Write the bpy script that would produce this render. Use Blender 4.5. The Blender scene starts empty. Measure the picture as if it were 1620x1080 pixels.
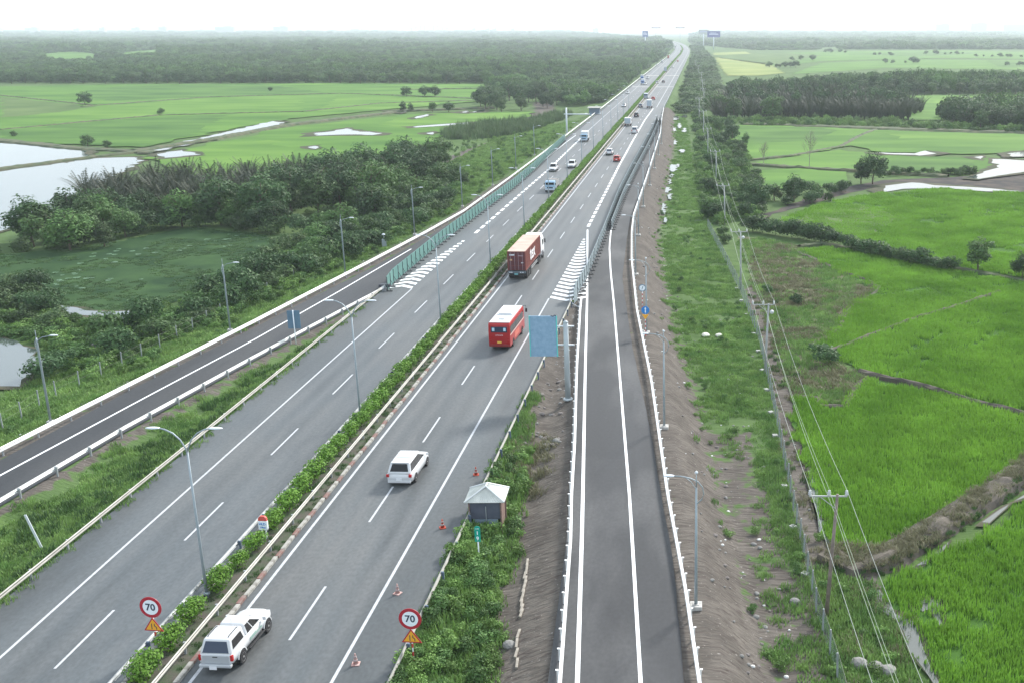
import bpy, bmesh, math, random
from mathutils import Vector, Matrix, noise
R = math.radians
random.seed(7)
SC = bpy.context.scene
COL = SC.collection

# ------------------------------------------------------------------ camera
FPX, CXP, CYP, HCAM = 1700.0, 1083.0, 540.0, 32.5      # survey of the photograph: focal length, optical centre, height
TH = math.atan(492 / FPX)                              # pitch below the horizon
AZ = math.atan(26 * math.cos(TH) / FPX)                # the road runs this much to the right of the lens axis
cd = bpy.data.cameras.new('camera'); cam = bpy.data.objects.new('camera', cd); COL.objects.link(cam)
cd.sensor_width = 36; cd.lens = FPX / 1620 * 36; cd.shift_x = -(CXP - 810) / 1620
cd.clip_start = 0.5; cd.clip_end = 60000
cam.location = (0, 0, HCAM); cam.rotation_euler = (math.pi / 2 - TH, 0, AZ)
SC.camera = cam

# ------------------------------------------------------------------ sky, sun, exposure
W = bpy.data.worlds.new('World'); SC.world = W; W.use_nodes = True
nt = W.node_tree; nt.nodes.clear()
SUN_EL, SUN_AZ = 36.0, 32.0                            # azimuth from the road direction (+Y) towards +X
sky = nt.nodes.new('ShaderNodeTexSky'); sky.sky_type = 'NISHITA'; sky.sun_disc = False
sky.sun_elevation = R(SUN_EL); sky.sun_rotation = R(SUN_AZ); sky.dust_density = 4.0; sky.air_density = 1.2
cloud = nt.nodes.new('ShaderNodeMix'); cloud.data_type = 'RGBA'; cloud.inputs[0].default_value = 0.72
cloud.inputs[7].default_value = (8.4, 9.5, 10.6, 1)    # high thin overcast in front of the blue
bg = nt.nodes.new('ShaderNodeBackground'); bg.inputs[1].default_value = 0.092
wo = nt.nodes.new('ShaderNodeOutputWorld')
nt.links.new(sky.outputs[0], cloud.inputs[6]); nt.links.new(cloud.outputs[2], bg.inputs[0]); nt.links.new(bg.outputs[0], wo.inputs[0])
sl = bpy.data.lights.new('sun', 'SUN'); sl.energy = 3.0; sl.angle = R(9); sl.color = (1.0, 0.965, 0.91)
so = bpy.data.objects.new('sun', sl); COL.objects.link(so)
sd = Vector((math.sin(R(SUN_AZ)) * math.cos(R(SUN_EL)), math.cos(R(SUN_AZ)) * math.cos(R(SUN_EL)), math.sin(R(SUN_EL))))
so.rotation_euler = sd.to_track_quat('Z', 'Y').to_euler(); so.location = (60, 40, 80)
SC.view_settings.view_transform = 'Standard'; SC.view_settings.look = 'None'
SC.view_settings.exposure = 0.95; SC.view_settings.gamma = 1.0; SC.view_settings.use_curve_mapping = False
SC.cycles.use_denoising = True; SC.cycles.max_bounces = 6; SC.cycles.diffuse_bounces = 3
SC.cycles.glossy_bounces = 2; SC.cycles.transmission_bounces = 2; SC.cycles.transparent_max_bounces = 6; SC.cycles.volume_bounces = 1

# ------------------------------------------------------------------ survey helper: image point on level z -> place on the ground
_ct, _st, _ca, _sa = math.cos(TH), math.sin(TH), math.cos(AZ), math.sin(AZ)
def at(px, py, z=0.0):
    a, b = px - CXP, py - CYP
    Y = FPX * _ct - b * _st; D = FPX * _st + b * _ct
    t = (HCAM - z) / D; X = a * t; Y *= t
    return (X * _ca - Y * _sa, X * _sa + Y * _ca)
ZF = -2.5                                               # level of the fields
def bend(y):                                            # the far curve of the expressway
    return 0.0 if y < 1500 else -((y - 1500) ** 2) / 54000.0
def interp(tab, y):
    if y <= tab[0][0]: 
        (a, b), (c, d) = tab[0], tab[1]; return b + (d - b) * (y - a) / (c - a)
    for (a, b), (c, d) in zip(tab, tab[1:]):
        if y <= c: return b + (d - b) * (y - a) / (c - a)
    return tab[-1][1]
LRAIL = [(78.6, -55.4), (117.4, -50.9), (150, -47.5), (175, -45.1), (195.8, -43.5), (240, -43.0), (320, -42.6), (420, -42.4), (700, -42.4), (1500, -42.4)]
LINNER = [(45, -51.3), (70, -49.4), (84, -48.1), (104, -45.4), (117, -43.5), (133.8, -40.9)]
RRAIL = [(47.8, 0.05), (57.4, -0.8), (71, -2.27), (97, -4.6), (123.6, -7.5), (153, -9.95), (175, -11.3), (192, -12.0), (244, -12.2), (353, -13.0), (420, -14.8), (470, -15.8), (1500, -16.0)]
RINNER = [(47.9, -7.07), (64, -8.4), (71, -9.15), (81, -10.05), (101, -12.1), (123.5, -14.2), (129.5, -14.7)]
def sm(t): t = max(0.0, min(1.0, t)); return t * t * (3 - 2 * t)
def height(x, y):
    x -= bend(y)
    xl, xr = interp(LRAIL, y) - 0.9, interp(RRAIL, y) + 0.9
    if x > xr: z = ZF * sm((x - xr) / 4.2)
    elif x < xl: z = -1.4 * sm((xl - x) / 5.0) + (ZF + 1.4) * sm((xl - x - 7) / 6.0)
    elif y < 131 and x > -16.0 and x < interp(RINNER, y):
        z = -min(1.45, 0.5 * max(0, x + 15.4), 0.42 * max(0, interp(RINNER, y) - 0.4 - x)) - 0.05
    elif y < 134 and x < -41.3 and x > interp(LINNER, y):
        z = -min(0.55, 0.3 * max(0, -41.4 - x), 0.35 * max(0, x - interp(LINNER, y) - 0.2)) - 0.05
    else: z = -0.07
    return z
def on(x, y): return height(x, y) + ground_noise(x, y)
def ground_noise(x, y):
    xx = x - bend(y)
    xl, xr = interp(LRAIL, y) - 1.2, interp(RRAIL, y) + 1.2
    if xl < xx < xr:
        if not ((y < 130 and -15.2 < xx < interp(RINNER, y) - .6) or (y < 132 and interp(LINNER, y) + .6 < xx < -42)): return 0.0
    h = height(x, y)
    k = 0.10 if h > ZF + 0.03 else 0.02
    return k * noise.noise(Vector((x * .45, y * .45, 3.1))) if y < 500 else 0.0

# ------------------------------------------------------------------ materials
MATS = {}
def mat(name, c, rough=.7, metal=0.0, spec=.4, var=0.0, vs=1.0, c2=None, bump=0.0, bs=8.0, stretch=(1, 1, 1), coord='Object', trans=0.0, det=4.0, rnd=0.0, contrast=(.35, .65)):
    if name in MATS: return MATS[name]
    m = bpy.data.materials.new(name); m.use_nodes = True; n = m.node_tree; b = n.nodes['Principled BSDF']
    c = tuple(c) + (1,)
    b.inputs['Base Color'].default_value = c; b.inputs['Roughness'].default_value = rough
    b.inputs['Metallic'].default_value = metal; b.inputs['Specular IOR Level'].default_value = spec
    src = None
    if var or c2 or bump:
        if coord == 'World': p = n.nodes.new('ShaderNodeNewGeometry').outputs['Position']
        else: p = n.nodes.new('ShaderNodeTexCoord').outputs['Object']
        mp = n.nodes.new('ShaderNodeMapping'); mp.inputs['Scale'].default_value = stretch; n.links.new(p, mp.inputs[0])
    if var or c2:
        t = n.nodes.new('ShaderNodeTexNoise'); t.inputs['Scale'].default_value = vs; t.inputs['Detail'].default_value = det
        n.links.new(mp.outputs[0], t.inputs[0])
        r = n.nodes.new('ShaderNodeMapRange'); r.inputs[1].default_value = contrast[0]; r.inputs[2].default_value = contrast[1]; n.links.new(t.outputs[0], r.inputs[0])
        mx = n.nodes.new('ShaderNodeMix'); mx.data_type = 'RGBA'; n.links.new(r.outputs[0], mx.inputs[0])
        if c2: mx.inputs[6].default_value = c; mx.inputs[7].default_value = tuple(c2) + (1,)
        else:
            mx.inputs[6].default_value = tuple(v * (1 - var) for v in c[:3]) + (1,); mx.inputs[7].default_value = tuple(v * (1 + var) for v in c[:3]) + (1,)
        src = mx.outputs[2]
    if rnd:
        oi = n.nodes.new('ShaderNodeObjectInfo'); mr = n.nodes.new('ShaderNodeMapRange'); mr.inputs[3].default_value = 1 - rnd; mr.inputs[4].default_value = 1 + rnd
        n.links.new(oi.outputs['Random'], mr.inputs[0])
        ml = n.nodes.new('ShaderNodeMix'); ml.data_type = 'RGBA'; ml.blend_type = 'MULTIPLY'; ml.inputs[0].default_value = 1
        if src: n.links.new(src, ml.inputs[6])
        else: ml.inputs[6].default_value = c
        n.links.new(mr.outputs[0], ml.inputs[7]); src = ml.outputs[2]
    if src: n.links.new(src, b.inputs['Base Color'])
    if bump:
        t2 = n.nodes.new('ShaderNodeTexNoise'); t2.inputs['Scale'].default_value = bs; t2.inputs['Detail'].default_value = 5; n.links.new(mp.outputs[0], t2.inputs[0])
        bp = n.nodes.new('ShaderNodeBump'); bp.inputs['Strength'].default_value = bump; bp.inputs['Distance'].default_value = .05
        n.links.new(t2.outputs[0], bp.inputs['Height']); n.links.new(bp.outputs[0], b.inputs['Normal'])
    if trans:
        tr = n.nodes.new('ShaderNodeBsdfTranslucent'); ms = n.nodes.new('ShaderNodeMixShader'); ms.inputs[0].default_value = trans
        if src: n.links.new(src, tr.inputs[0])
        else: tr.inputs[0].default_value = c
        n.links.new(b.outputs[0], ms.inputs[1]); n.links.new(tr.outputs[0], ms.inputs[2]); n.links.new(ms.outputs[0], n.nodes['Material Output'].inputs[0])
    MATS[name] = m; return m

def asphalt(name, base, track, centres, cw=0.42, dust=(.16, .145, .125), dustk=.25, rough=.58):
    """worn asphalt: fine aggregate, long streaks along the road, paler wheel paths at the x positions in centres"""
    m = bpy.data.materials.new(name); m.use_nodes = True; n = m.node_tree; b = n.nodes['Principled BSDF']
    b.inputs['Roughness'].default_value = rough; b.inputs['Specular IOR Level'].default_value = .45
    g = n.nodes.new('ShaderNodeNewGeometry'); N = n.nodes.new
    def nz(scale, stretch, det=5):
        mp = N('ShaderNodeMapping'); mp.inputs['Scale'].default_value = stretch; n.links.new(g.outputs['Position'], mp.inputs[0])
        t = N('ShaderNodeTexNoise'); t.inputs['Scale'].default_value = scale; t.inputs['Detail'].default_value = det; n.links.new(mp.outputs[0], t.inputs[0]); return t.outputs[0]
    def mrange(s, a, c, d=0, e=1):
        r = N('ShaderNodeMapRange'); r.inputs[1].default_value = a; r.inputs[2].default_value = c; r.inputs[3].default_value = d; r.inputs[4].default_value = e; n.links.new(s, r.inputs[0]); return r.outputs[0]
    def mixc(f, a, c, mode='MIX'):
        x = N('ShaderNodeMix'); x.data_type = 'RGBA'; x.blend_type = mode
        for k, v in ((0, f), (6, a), (7, c)):
            if isinstance(v, (int, float)): x.inputs[k].default_value = v
            elif isinstance(v, tuple): x.inputs[k].default_value = v + (1,)
            else: n.links.new(v, x.inputs[k])
        return x.outputs[2]
    col = mixc(mrange(nz(.22, (1, .12, 1)), .35, .65), tuple(v * .80 for v in base), tuple(v * 1.18 for v in base))
    sx = N('ShaderNodeSeparateXYZ'); n.links.new(g.outputs['Position'], sx.inputs[0])
    tot = None
    for cx in centres:
        d = N('ShaderNodeMath'); d.operation = 'SUBTRACT'; n.links.new(sx.outputs[0], d.inputs[0]); d.inputs[1].default_value = cx
        a = N('ShaderNodeMath'); a.operation = 'ABSOLUTE'; n.links.new(d.outputs[0], a.inputs[0])
        r = mrange(a.outputs[0], cw * 1.8, 0.0)
        if tot is None: tot = r
        else:
            s = N('ShaderNodeMath'); s.operation = 'MAXIMUM'; n.links.new(tot, s.inputs[0]); n.links.new(r, s.inputs[1]); tot = s.outputs[0]
    if tot is not None:
        k = N('ShaderNodeMath'); k.operation = 'MULTIPLY'; n.links.new(tot, k.inputs[0]); n.links.new(mrange(nz(.5, (1, .05, 1)), .3, .7, .25, .8), k.inputs[1])
        col = mixc(k.outputs[0], col, track)
    dk = N('ShaderNodeMath'); dk.operation = 'MULTIPLY'; n.links.new(mrange(nz(.11, (1.6, .5, 1), 7), .45, .72), dk.inputs[0]); dk.inputs[1].default_value = dustk
    col = mixc(dk.outputs[0], col, dust)
    ok_ = N('ShaderNodeMath'); ok_.operation = 'MULTIPLY'; n.links.new(mrange(nz(.7, (1.2, .16, 1), 6), .58, .75), ok_.inputs[0]); ok_.inputs[1].default_value = .55
    col = mixc(ok_.outputs[0], col, tuple(v * .62 for v in base))
    fine = nz(4.5, (1, .6, 1), 6)
    col = mixc(1.0, col, mixc(mrange(fine, .3, .7), (.84, .84, .84), (1.16, 1.16, 1.16)), 'MULTIPLY')
    n.links.new(col, b.inputs['Base Color'])
    bp = N('ShaderNodeBump'); bp.inputs['Strength'].default_value = .25; bp.inputs['Distance'].default_value = .01; n.links.new(nz(40, (1, 1, 1), 2), bp.inputs['Height']); n.links.new(bp.outputs[0], b.inputs['Normal'])
    MATS[name] = m; return m

M_LEFT = asphalt('asphalt left carriageway', (.070, .080, .086), (.100, .108, .113), [-31.6, -33.2, -35.0, -36.8])
M_RIGHT = asphalt('asphalt right carriageway', (.070, .079, .084), (.104, .109, .112), [-25.4, -23.7, -21.8, -20.0])
M_RAMP = asphalt('dark new asphalt', (.024, .026, .030), (.06, .06, .06), [], dust=(.090, .090, .091), dustk=.85, rough=.72)
M_RAMP_ = M_RAMP
M_LRAMP = asphalt('dark left ramp asphalt', (.026, .029, .034), (.08, .08, .08), [], dust=(.07,.068,.066), dustk=.4, rough=.75)
PAINT = mat('worn white road paint', (.46, .47, .49), .7, c2=(.30, .31, .325), vs=3.5, contrast=(.45, .8))
PAINTN = mat('fresh white road paint', (.82, .83, .84), .5, var=.06, vs=2)
GALV = mat('galvanised steel', (.36, .38, .40), .42, metal=.35, var=.14, vs=1.2)
RAILOLD = mat('weathered guardrail steel', (.34, .335, .31), .55, metal=.2, c2=(.25, .245, .22), vs=.8)
RAILW = mat('white painted guardrail', (.78, .78, .77), .4, var=.05, vs=.6)
POLE = mat('lamp pole paint', (.30, .35, .38), .4, metal=.2, var=.08)
LAMPH = mat('lamp head', (.60, .64, .68), .35)
CONC = mat('concrete', (.42, .41, .39), .85, var=.18, vs=2.5, bump=.3)
WHITE = mat('white car paint', (.56, .57, .58), .3, spec=.5, var=.02)
SILVER = mat('silver car paint', (.52, .54, .56), .3, metal=.4)
RED = mat('red coach paint', (.36, .012, .014), .32)
REDCAR = mat('red car paint', (.42, .04, .03), .3)
DARKCAR = mat('dark car paint', (.03, .032, .04), .25)
GREYCAR = mat('grey car paint', (.17, .18, .2), .3, metal=.3)
BLUECAB = mat('pale blue truck paint', (.28, .42, .55), .35)
BLUE2 = mat('blue truck paint', (.07, .17, .42), .35)
GLASS = mat('dark vehicle glass', (.006, .007, .009), .12, spec=.35)
GLASSB = mat('blue tinted vehicle glass', (.02, .035, .07), .12, spec=.5)
TYRE = mat('tyre rubber', (.022, .022, .024), .85)
RIM = mat('alloy rim', (.5, .5, .5), .35, metal=.5)
TAIL = mat('red lamp lens', (.42, .02, .02), .25)
HEADL = mat('clear lamp lens', (.75, .78, .8), .15)
AMBER = mat('amber lens', (.7, .3, .04), .3)
BLACK = mat('black plastic', (.025, .025, .027), .6)
PLATE = mat('number plate white', (.75, .76, .78), .4)
PLATEY = mat('number plate yellow', (.75, .5, .08), .4)
SRED = mat('sign red', (.40, .02, .035), .45); SWHITE = mat('sign white', (.78, .82, .86), .4); SBLACK = mat('sign black', (.03, .04, .07), .5)
SAMB = mat('sign amber', (.80, .38, .03), .45); SBLUE = mat('sign blue', (.02, .2, .55), .4); SGREEN = mat('sign green', (.0, .32, .24), .4)
SBACK = mat('blue grey sign back', (.11, .19, .27), .5, var=.08)
POSTR = mat('red band on post', (.45, .05, .05), .5)
BARK = mat('bark', (.12, .095, .07), .9, var=.25, vs=4, bump=.5)
BARKP = mat('pale bark', (.25, .22, .19), .9, var=.2, vs=4)
def leafmat(name, dark, light, **k):
    return mat(name, dark, .6, spec=.25, c2=light, vs=k.get('vs', .9), trans=k.get('trans', .22), rnd=k.get('rnd', .22), contrast=(.3, .7), coord=k.get('coord', 'Object'))
L_DARK = leafmat('dark evergreen leaves', (.030, .068, .028), (.070, .132, .046), rnd=.35)
L_MID = leafmat('mid green leaves', (.050, .098, .034), (.105, .185, .056), rnd=.3)
L_OLIVE = leafmat('olive leaves', (.048, .088, .034), (.100, .158, .056), rnd=.3)
L_LIGHT = leafmat('light willow green leaves', (.066, .140, .040), (.120, .225, .062), rnd=.25)
L_WEED = leafmat('weed leaves', (.090, .180, .042), (.190, .310, .080), rnd=.3)
L_WEED2 = leafmat('dark weed leaves', (.055, .120, .036), (.120, .220, .060), rnd=.3)
L_NIPA = leafmat('nipa fronds', (.026, .042, .026), (.070, .078, .050), vs=.6)
L_HEDGE = leafmat('hedge leaves', (.075, .180, .018), (.165, .315, .036), vs=2.2, rnd=.12)
L_DRY = leafmat('dry leaves', (.16, .12, .07), (.24, .19, .11))
G_GRASS = leafmat('verge grass blades', (.100, .205, .052), (.225, .350, .100), vs=.42, coord='World', rnd=.2)
G_DARKG = leafmat('dark verge weeds', (.040, .090, .028), (.080, .155, .044), vs=.3, coord='World', rnd=.2)
G_DRYG = leafmat('dry straw grass', (.150, .150, .080), (.21, .20, .12), vs=.3, coord='World', rnd=.2)
G_RICE = leafmat('rice blades', (.105, .235, .024), (.200, .385, .048), vs=.13, coord='World', rnd=.12, trans=.4)
G_REED = leafmat('reeds', (.060, .110, .045), (.110, .160, .070), vs=.3, coord='World')

# ------------------------------------------------------------------ mesh helpers
class MB:
    def __init__(s): s.v = []; s.f = []; s.m = []; s.mi = 0
    def face(s, pts):
        i = len(s.v); s.v += [tuple(p) for p in pts]; s.f.append(tuple(range(i, i + len(pts)))); s.m.append(s.mi)
    def box(s, c, d, rz=0.0, rx=0.0):
        hx, hy, hz = d[0] / 2, d[1] / 2, d[2] / 2; i = len(s.v)
        rot = Matrix.Rotation(rz, 3, 'Z') @ Matrix.Rotation(rx, 3, 'X')
        for sx, sy, sz in ((-1, -1, -1), (1, -1, -1), (1, 1, -1), (-1, 1, -1), (-1, -1, 1), (1, -1, 1), (1, 1, 1), (-1, 1, 1)):
            p = rot @ Vector((sx * hx, sy * hy, sz * hz)); s.v.append((c[0] + p.x, c[1] + p.y, c[2] + p.z))
        for q in ((3, 2, 1, 0), (4, 5, 6, 7), (0, 1, 5, 4), (1, 2, 6, 5), (2, 3, 7, 6), (3, 0, 4, 7)): s.f.append(tuple(i + k for k in q)); s.m.append(s.mi)
    def tube(s, pts, r, n=6, r2=None, cap=True):
        pts = [Vector(p) for p in pts]; rings = []
        up = Vector((0, 0, 1))
        for k, p in enumerate(pts):
            d = (pts[min(k + 1, len(pts) - 1)] - pts[max(k - 1, 0)]).normalized()
            a = d.cross(up) if abs(d.z) < .95 else d.cross(Vector((1, 0, 0)))
            a.normalize(); b = d.cross(a)
            rr = r if r2 is None else r + (r2 - r) * k / (len(pts) - 1)
            i = len(s.v); rings.append(i)
            for j in range(n):
                t = 2 * math.pi * j / n; q = p + a * (math.cos(t) * rr) + b * (math.sin(t) * rr); s.v.append(tuple(q))
        for a, b in zip(rings, rings[1:]):
            for j in range(n): s.f.append((a + j, b + j, b + (j + 1) % n, a + (j + 1) % n)); s.m.append(s.mi)
        if cap:
            s.f.append(tuple(rings[0] + j for j in range(n))); s.m.append(s.mi)
            s.f.append(tuple(rings[-1] + n - 1 - j for j in range(n))); s.m.append(s.mi)
    def lathe(s, prof, c=(0, 0, 0), n=12, axis='z', sx=1.0, sy=1.0):
        rings = []
        for (r, z) in prof:
            i = len(s.v); rings.append(i)
            for j in range(n):
                t = 2 * math.pi * j / n; a, b = math.cos(t) * r * sx, math.sin(t) * r * sy
                if axis == 'z': s.v.append((c[0] + a, c[1] + b, c[2] + z))
                elif axis == 'x': s.v.append((c[0] + z, c[1] + a, c[2] + b))
                else: s.v.append((c[0] + a, c[1] + z, c[2] + b))
        for a, b in zip(rings, rings[1:]):
            for j in range(n): s.f.append((a + j, a + (j + 1) % n, b + (j + 1) % n, b + j)); s.m.append(s.mi)
        s.f.append(tuple(rings[0] + n - 1 - j for j in range(n))); s.m.append(s.mi)
        s.f.append(tuple(rings[-1] + j for j in range(n))); s.m.append(s.mi)
    def prism(s, poly, y0, y1, plane='xz', off=(0, 0, 0)):
        """extrude polygon (a,b) between y0 and y1 along the remaining axis"""
        n = len(poly); i = len(s.v)
        for t in (y0, y1):
            for a, b in poly:
                p = {'xz': (a, t, b), 'yz': (t, a, b), 'xy': (a, b, t)}[plane]; s.v.append((p[0] + off[0], p[1] + off[1], p[2] + off[2]))
        s.f.append(tuple(i + k for k in range(n))); s.m.append(s.mi); s.f.append(tuple(i + n + n - 1 - k for k in range(n))); s.m.append(s.mi)
        for k in range(n): s.f.append((i + k, i + n + k, i + n + (k + 1) % n, i + (k + 1) % n)); s.m.append(s.mi)
    def loft(s, rings, cap=True):
        st = []
        for r in rings: st.append(len(s.v)); s.v += [tuple(p) for p in r]
        n = len(rings[0])
        for a, b in zip(st, st[1:]):
            for j in range(n): s.f.append((a + j, b + j, b + (j + 1) % n, a + (j + 1) % n)); s.m.append(s.mi)
        if cap:
            s.f.append(tuple(st[0] + j for j in range(n))); s.m.append(s.mi); s.f.append(tuple(st[-1] + n - 1 - j for j in range(n))); s.m.append(s.mi)
    def mesh(s, name, mats, smooth=False, bevel=0.0, seg=2, fix=True):
        me = bpy.data.meshes.new(name); me.from_pydata(s.v, [], s.f)
        for m in (mats if isinstance(mats, (list, tuple)) else [mats]): me.materials.append(m)
        me.polygons.foreach_set('material_index', s.m)
        if fix or bevel:
            bm = bmesh.new(); bm.from_mesh(me)
            if bevel:
                bmesh.ops.remove_doubles(bm, verts=bm.verts, dist=1e-5)
                bmesh.ops.bevel(bm, geom=[e for e in bm.edges if e.is_manifold and e.calc_face_angle(0) > .5], offset=bevel, segments=seg, profile=.6, affect='EDGES')
            bmesh.ops.recalc_face_normals(bm, faces=bm.faces); bm.to_mesh(me); bm.free()
        if smooth: me.polygons.foreach_set('use_smooth', [True] * len(me.polygons))
        me.update(); return me
def tag(o, label=None, cat=None, group=None, kind=None):
    if label: o['label'] = label
    if cat: o['category'] = cat
    if group: o['group'] = group
    if kind: o['kind'] = kind
    return o
def put(name, me, parent=None, loc=(0, 0, 0), rz=0.0, kind=None, label=None):
    o = bpy.data.objects.new(name, me); COL.objects.link(o); o.location = loc; o.rotation_euler = (0, 0, rz)
    if parent is not None: o.parent = parent
    if kind: o['kind'] = kind
    if label: o['label'] = label
    return o
def thing(name, label, cat, loc=(0, 0, 0), rz=0.0, group=None):
    o = bpy.data.objects.new(name, None); COL.objects.link(o); o.location = loc; o.rotation_euler = (0, 0, rz); o.empty_display_size = .2
    return tag(o, label, cat, group)
def kids(o): return [c for c in ALLKIDS.get(o.name, [])]
def copy_tree(root, loc, rz=0.0, label=None, group=None, scale=None):
    def rec(o, par):
        c = o.copy(); COL.objects.link(c)
        if par is not None: c.parent = par
        for ch in list(CH.get(o.name, [])): rec(ch, c)
        return c
    r = rec(root, None); r.location = loc; r.rotation_euler = (0, 0, rz)
    if scale: r.scale = scale
    if label: r['label'] = label
    if group: r['group'] = group
    return r
CH = {}
def index_children(*roots):
    for r in roots:
        CH[r.name] = list(r.children)
        for c in r.children: CH[c.name] = list(c.children)
def sheet(name, pts, z, m, kind='structure', parent=None, thick=0.0, jag=0.0):
    """flat polygon (world x,y points)"""
    if jag:
        q = []
        for a, b in zip(pts, pts[1:] + pts[:1]):
            L = math.hypot(b[0] - a[0], b[1] - a[1]); k = max(1, int(L / jag))
            for i in range(k):
                t = i / k; x = a[0] + (b[0] - a[0]) * t; y = a[1] + (b[1] - a[1]) * t
                d = min(jag * .75, L * .2) * noise.noise(Vector((x * .7 / jag, y * .7 / jag, 9)))
                q.append((x + d * 1.4, y + d))
        pts = q
    mb = MB()
    if thick: mb.prism(pts, z - thick, z, 'xy')
    else: mb.face([(x, y, z) for x, y in pts])
    o = put(name, mb.mesh(name, m), parent)
    if parent is None: o['kind'] = kind
    return o
def px(pts, z=ZF): return [at(u, v, z) for u, v in pts]
def inside(p, poly):
    x, y = p; c = False; n = len(poly); j = n - 1
    for i in range(n):
        xi, yi = poly[i]; xj, yj = poly[j]
        if (yi > y) != (yj > y) and x < (xj - xi) * (y - yi) / (yj - yi) + xi: c = not c
        j = i
    return c

# ---- instanced ground cover (geometry nodes): only for what nobody could count
def scatter(name, pts, protos, label=None, parent=None):
    """pts: list of (x,y,z,rz,(sx,sy,sz),index)"""
    if not pts: return None
    me = bpy.data.meshes.new(name); me.from_pydata([p[:3] for p in pts], [], [])
    a = me.attributes.new('rz', 'FLOAT_VECTOR', 'POINT'); a.data.foreach_set('vector', [v for p in pts for v in (0.0, 0.0, p[3])])
    a = me.attributes.new('sc', 'FLOAT_VECTOR', 'POINT'); a.data.foreach_set('vector', [v for p in pts for v in p[4]])
    a = me.attributes.new('pick', 'INT', 'POINT'); a.data.foreach_set('value', [p[5] for p in pts])
    o = put(name, me, parent); o['kind'] = 'stuff'
    if label: o['label'] = label
    ng = bpy.data.node_groups.new(name + ' spread', 'GeometryNodeTree')
    ng.interface.new_socket('Geometry', in_out='INPUT', socket_type='NodeSocketGeometry'); ng.interface.new_socket('Geometry', in_out='OUTPUT', socket_type='NodeSocketGeometry')
    N = ng.nodes.new; gi, go = N('NodeGroupInput'), N('NodeGroupOutput')
    jn = N('GeometryNodeGeometryToInstance')
    for p in reversed(protos):
        oi = N('GeometryNodeObjectInfo'); oi.inputs['Object'].default_value = p; oi.inputs['As Instance'].default_value = True
        ng.links.new(oi.outputs['Geometry'], jn.inputs[0])
    # object-info instances are joined so that 'pick' selects one of them
    jg = N('GeometryNodeJoinGeometry'); ng.nodes.remove(jn)
    for nd in [x for x in ng.nodes if x.bl_idname == 'GeometryNodeObjectInfo']: ng.links.new(nd.outputs['Geometry'], jg.inputs[0])
    ip = N('GeometryNodeInstanceOnPoints'); ip.inputs['Pick Instance'].default_value = True
    def attr(nm, ty):
        q = N('GeometryNodeInputNamedAttribute'); q.data_type = ty; q.inputs['Name'].default_value = nm; return q.outputs['Attribute']
    ng.links.new(gi.outputs[0], ip.inputs['Points']); ng.links.new(jg.outputs[0], ip.inputs['Instance'])
    ng.links.new(attr('pick', 'INT'), ip.inputs['Instance Index'])
    er = N('FunctionNodeEulerToRotation'); ng.links.new(attr('rz', 'FLOAT_VECTOR'), er.inputs[0]); ng.links.new(er.outputs[0], ip.inputs['Rotation'])
    ng.links.new(attr('sc', 'FLOAT_VECTOR'), ip.inputs['Scale'])
    ng.links.new(ip.outputs[0], go.inputs[0])
    md = o.modifiers.new('spread', 'NODES'); md.node_group = ng
    return o
def proto(name, me): return bpy.data.objects.new(name, me)          # never linked: only instanced

# ------------------------------------------------------------------ plants
def card(mb, c, n, size, asp=1.0):
    n = n.normalized(); a = n.cross(Vector((0, 0, 1)));
    if a.length < .05: a = Vector((1, 0, 0))
    a.normalize(); b = n.cross(a); t = random.random() * 6.28
    a, b = a * math.cos(t) + b * math.sin(t), b * math.cos(t) - a * math.sin(t)
    h = size * .5; c = Vector(c)
    i = len(mb.v)
    mb.v += [tuple(c - a * h), tuple(c - b * h * asp * .6 + n * h * .2), tuple(c + a * h), tuple(c + b * h * asp * .6 + n * h * .2)]
    mb.f.append((i, i + 1, i + 2, i + 3)); mb.m.append(mb.mi)
def crown(name, seed, lobes, cards, size, m, squash=1.0, flat=0.0):
    """leaf-sized faces spread through a set of overlapping lobes; lobes: (x,y,z,r,rz)"""
    random.seed(seed); mb = MB(); tot = sum(l[3] ** 2 for l in lobes)
    for (x, y, z, r, rz) in lobes:
        k = int(cards * r * r / tot)
        for _ in range(k):
            d = Vector((random.gauss(0, 1), random.gauss(0, 1), random.gauss(0, 1) + .35)).normalized()
            rr = (random.random() ** .35) * (1 + .22 * noise.noise(d * 2.6 + Vector((x, y, seed))))
            p = Vector((x + d.x * r * rr, y + d.y * r * rr, z + d.z * rz * rr))
            nrm = d + Vector((random.uniform(-1, 1), random.uniform(-1, 1), random.uniform(-.5, 1.1))) * .75
            card(mb, p, nrm, size * random.uniform(.6, 1.35), random.uniform(.7, 1.2))
    return mb.mesh(name, m, fix=False)
def lobes_for(seed, R_, H, base, n):
    random.seed(seed); L = [(0, 0, base + (H - base) * .55, R_ * .7, (H - base) * .45)]
    for k in range(n):
        a = 2 * math.pi * k / n + random.uniform(-.4, .4); rr = R_ * random.uniform(.4, .68); zz = base + (H - base) * random.uniform(.25, .78)
        r = R_ * random.uniform(.32, .5); L.append((math.cos(a) * rr, math.sin(a) * rr, zz, r, r * random.uniform(.7, 1.0)))
    return L
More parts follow.
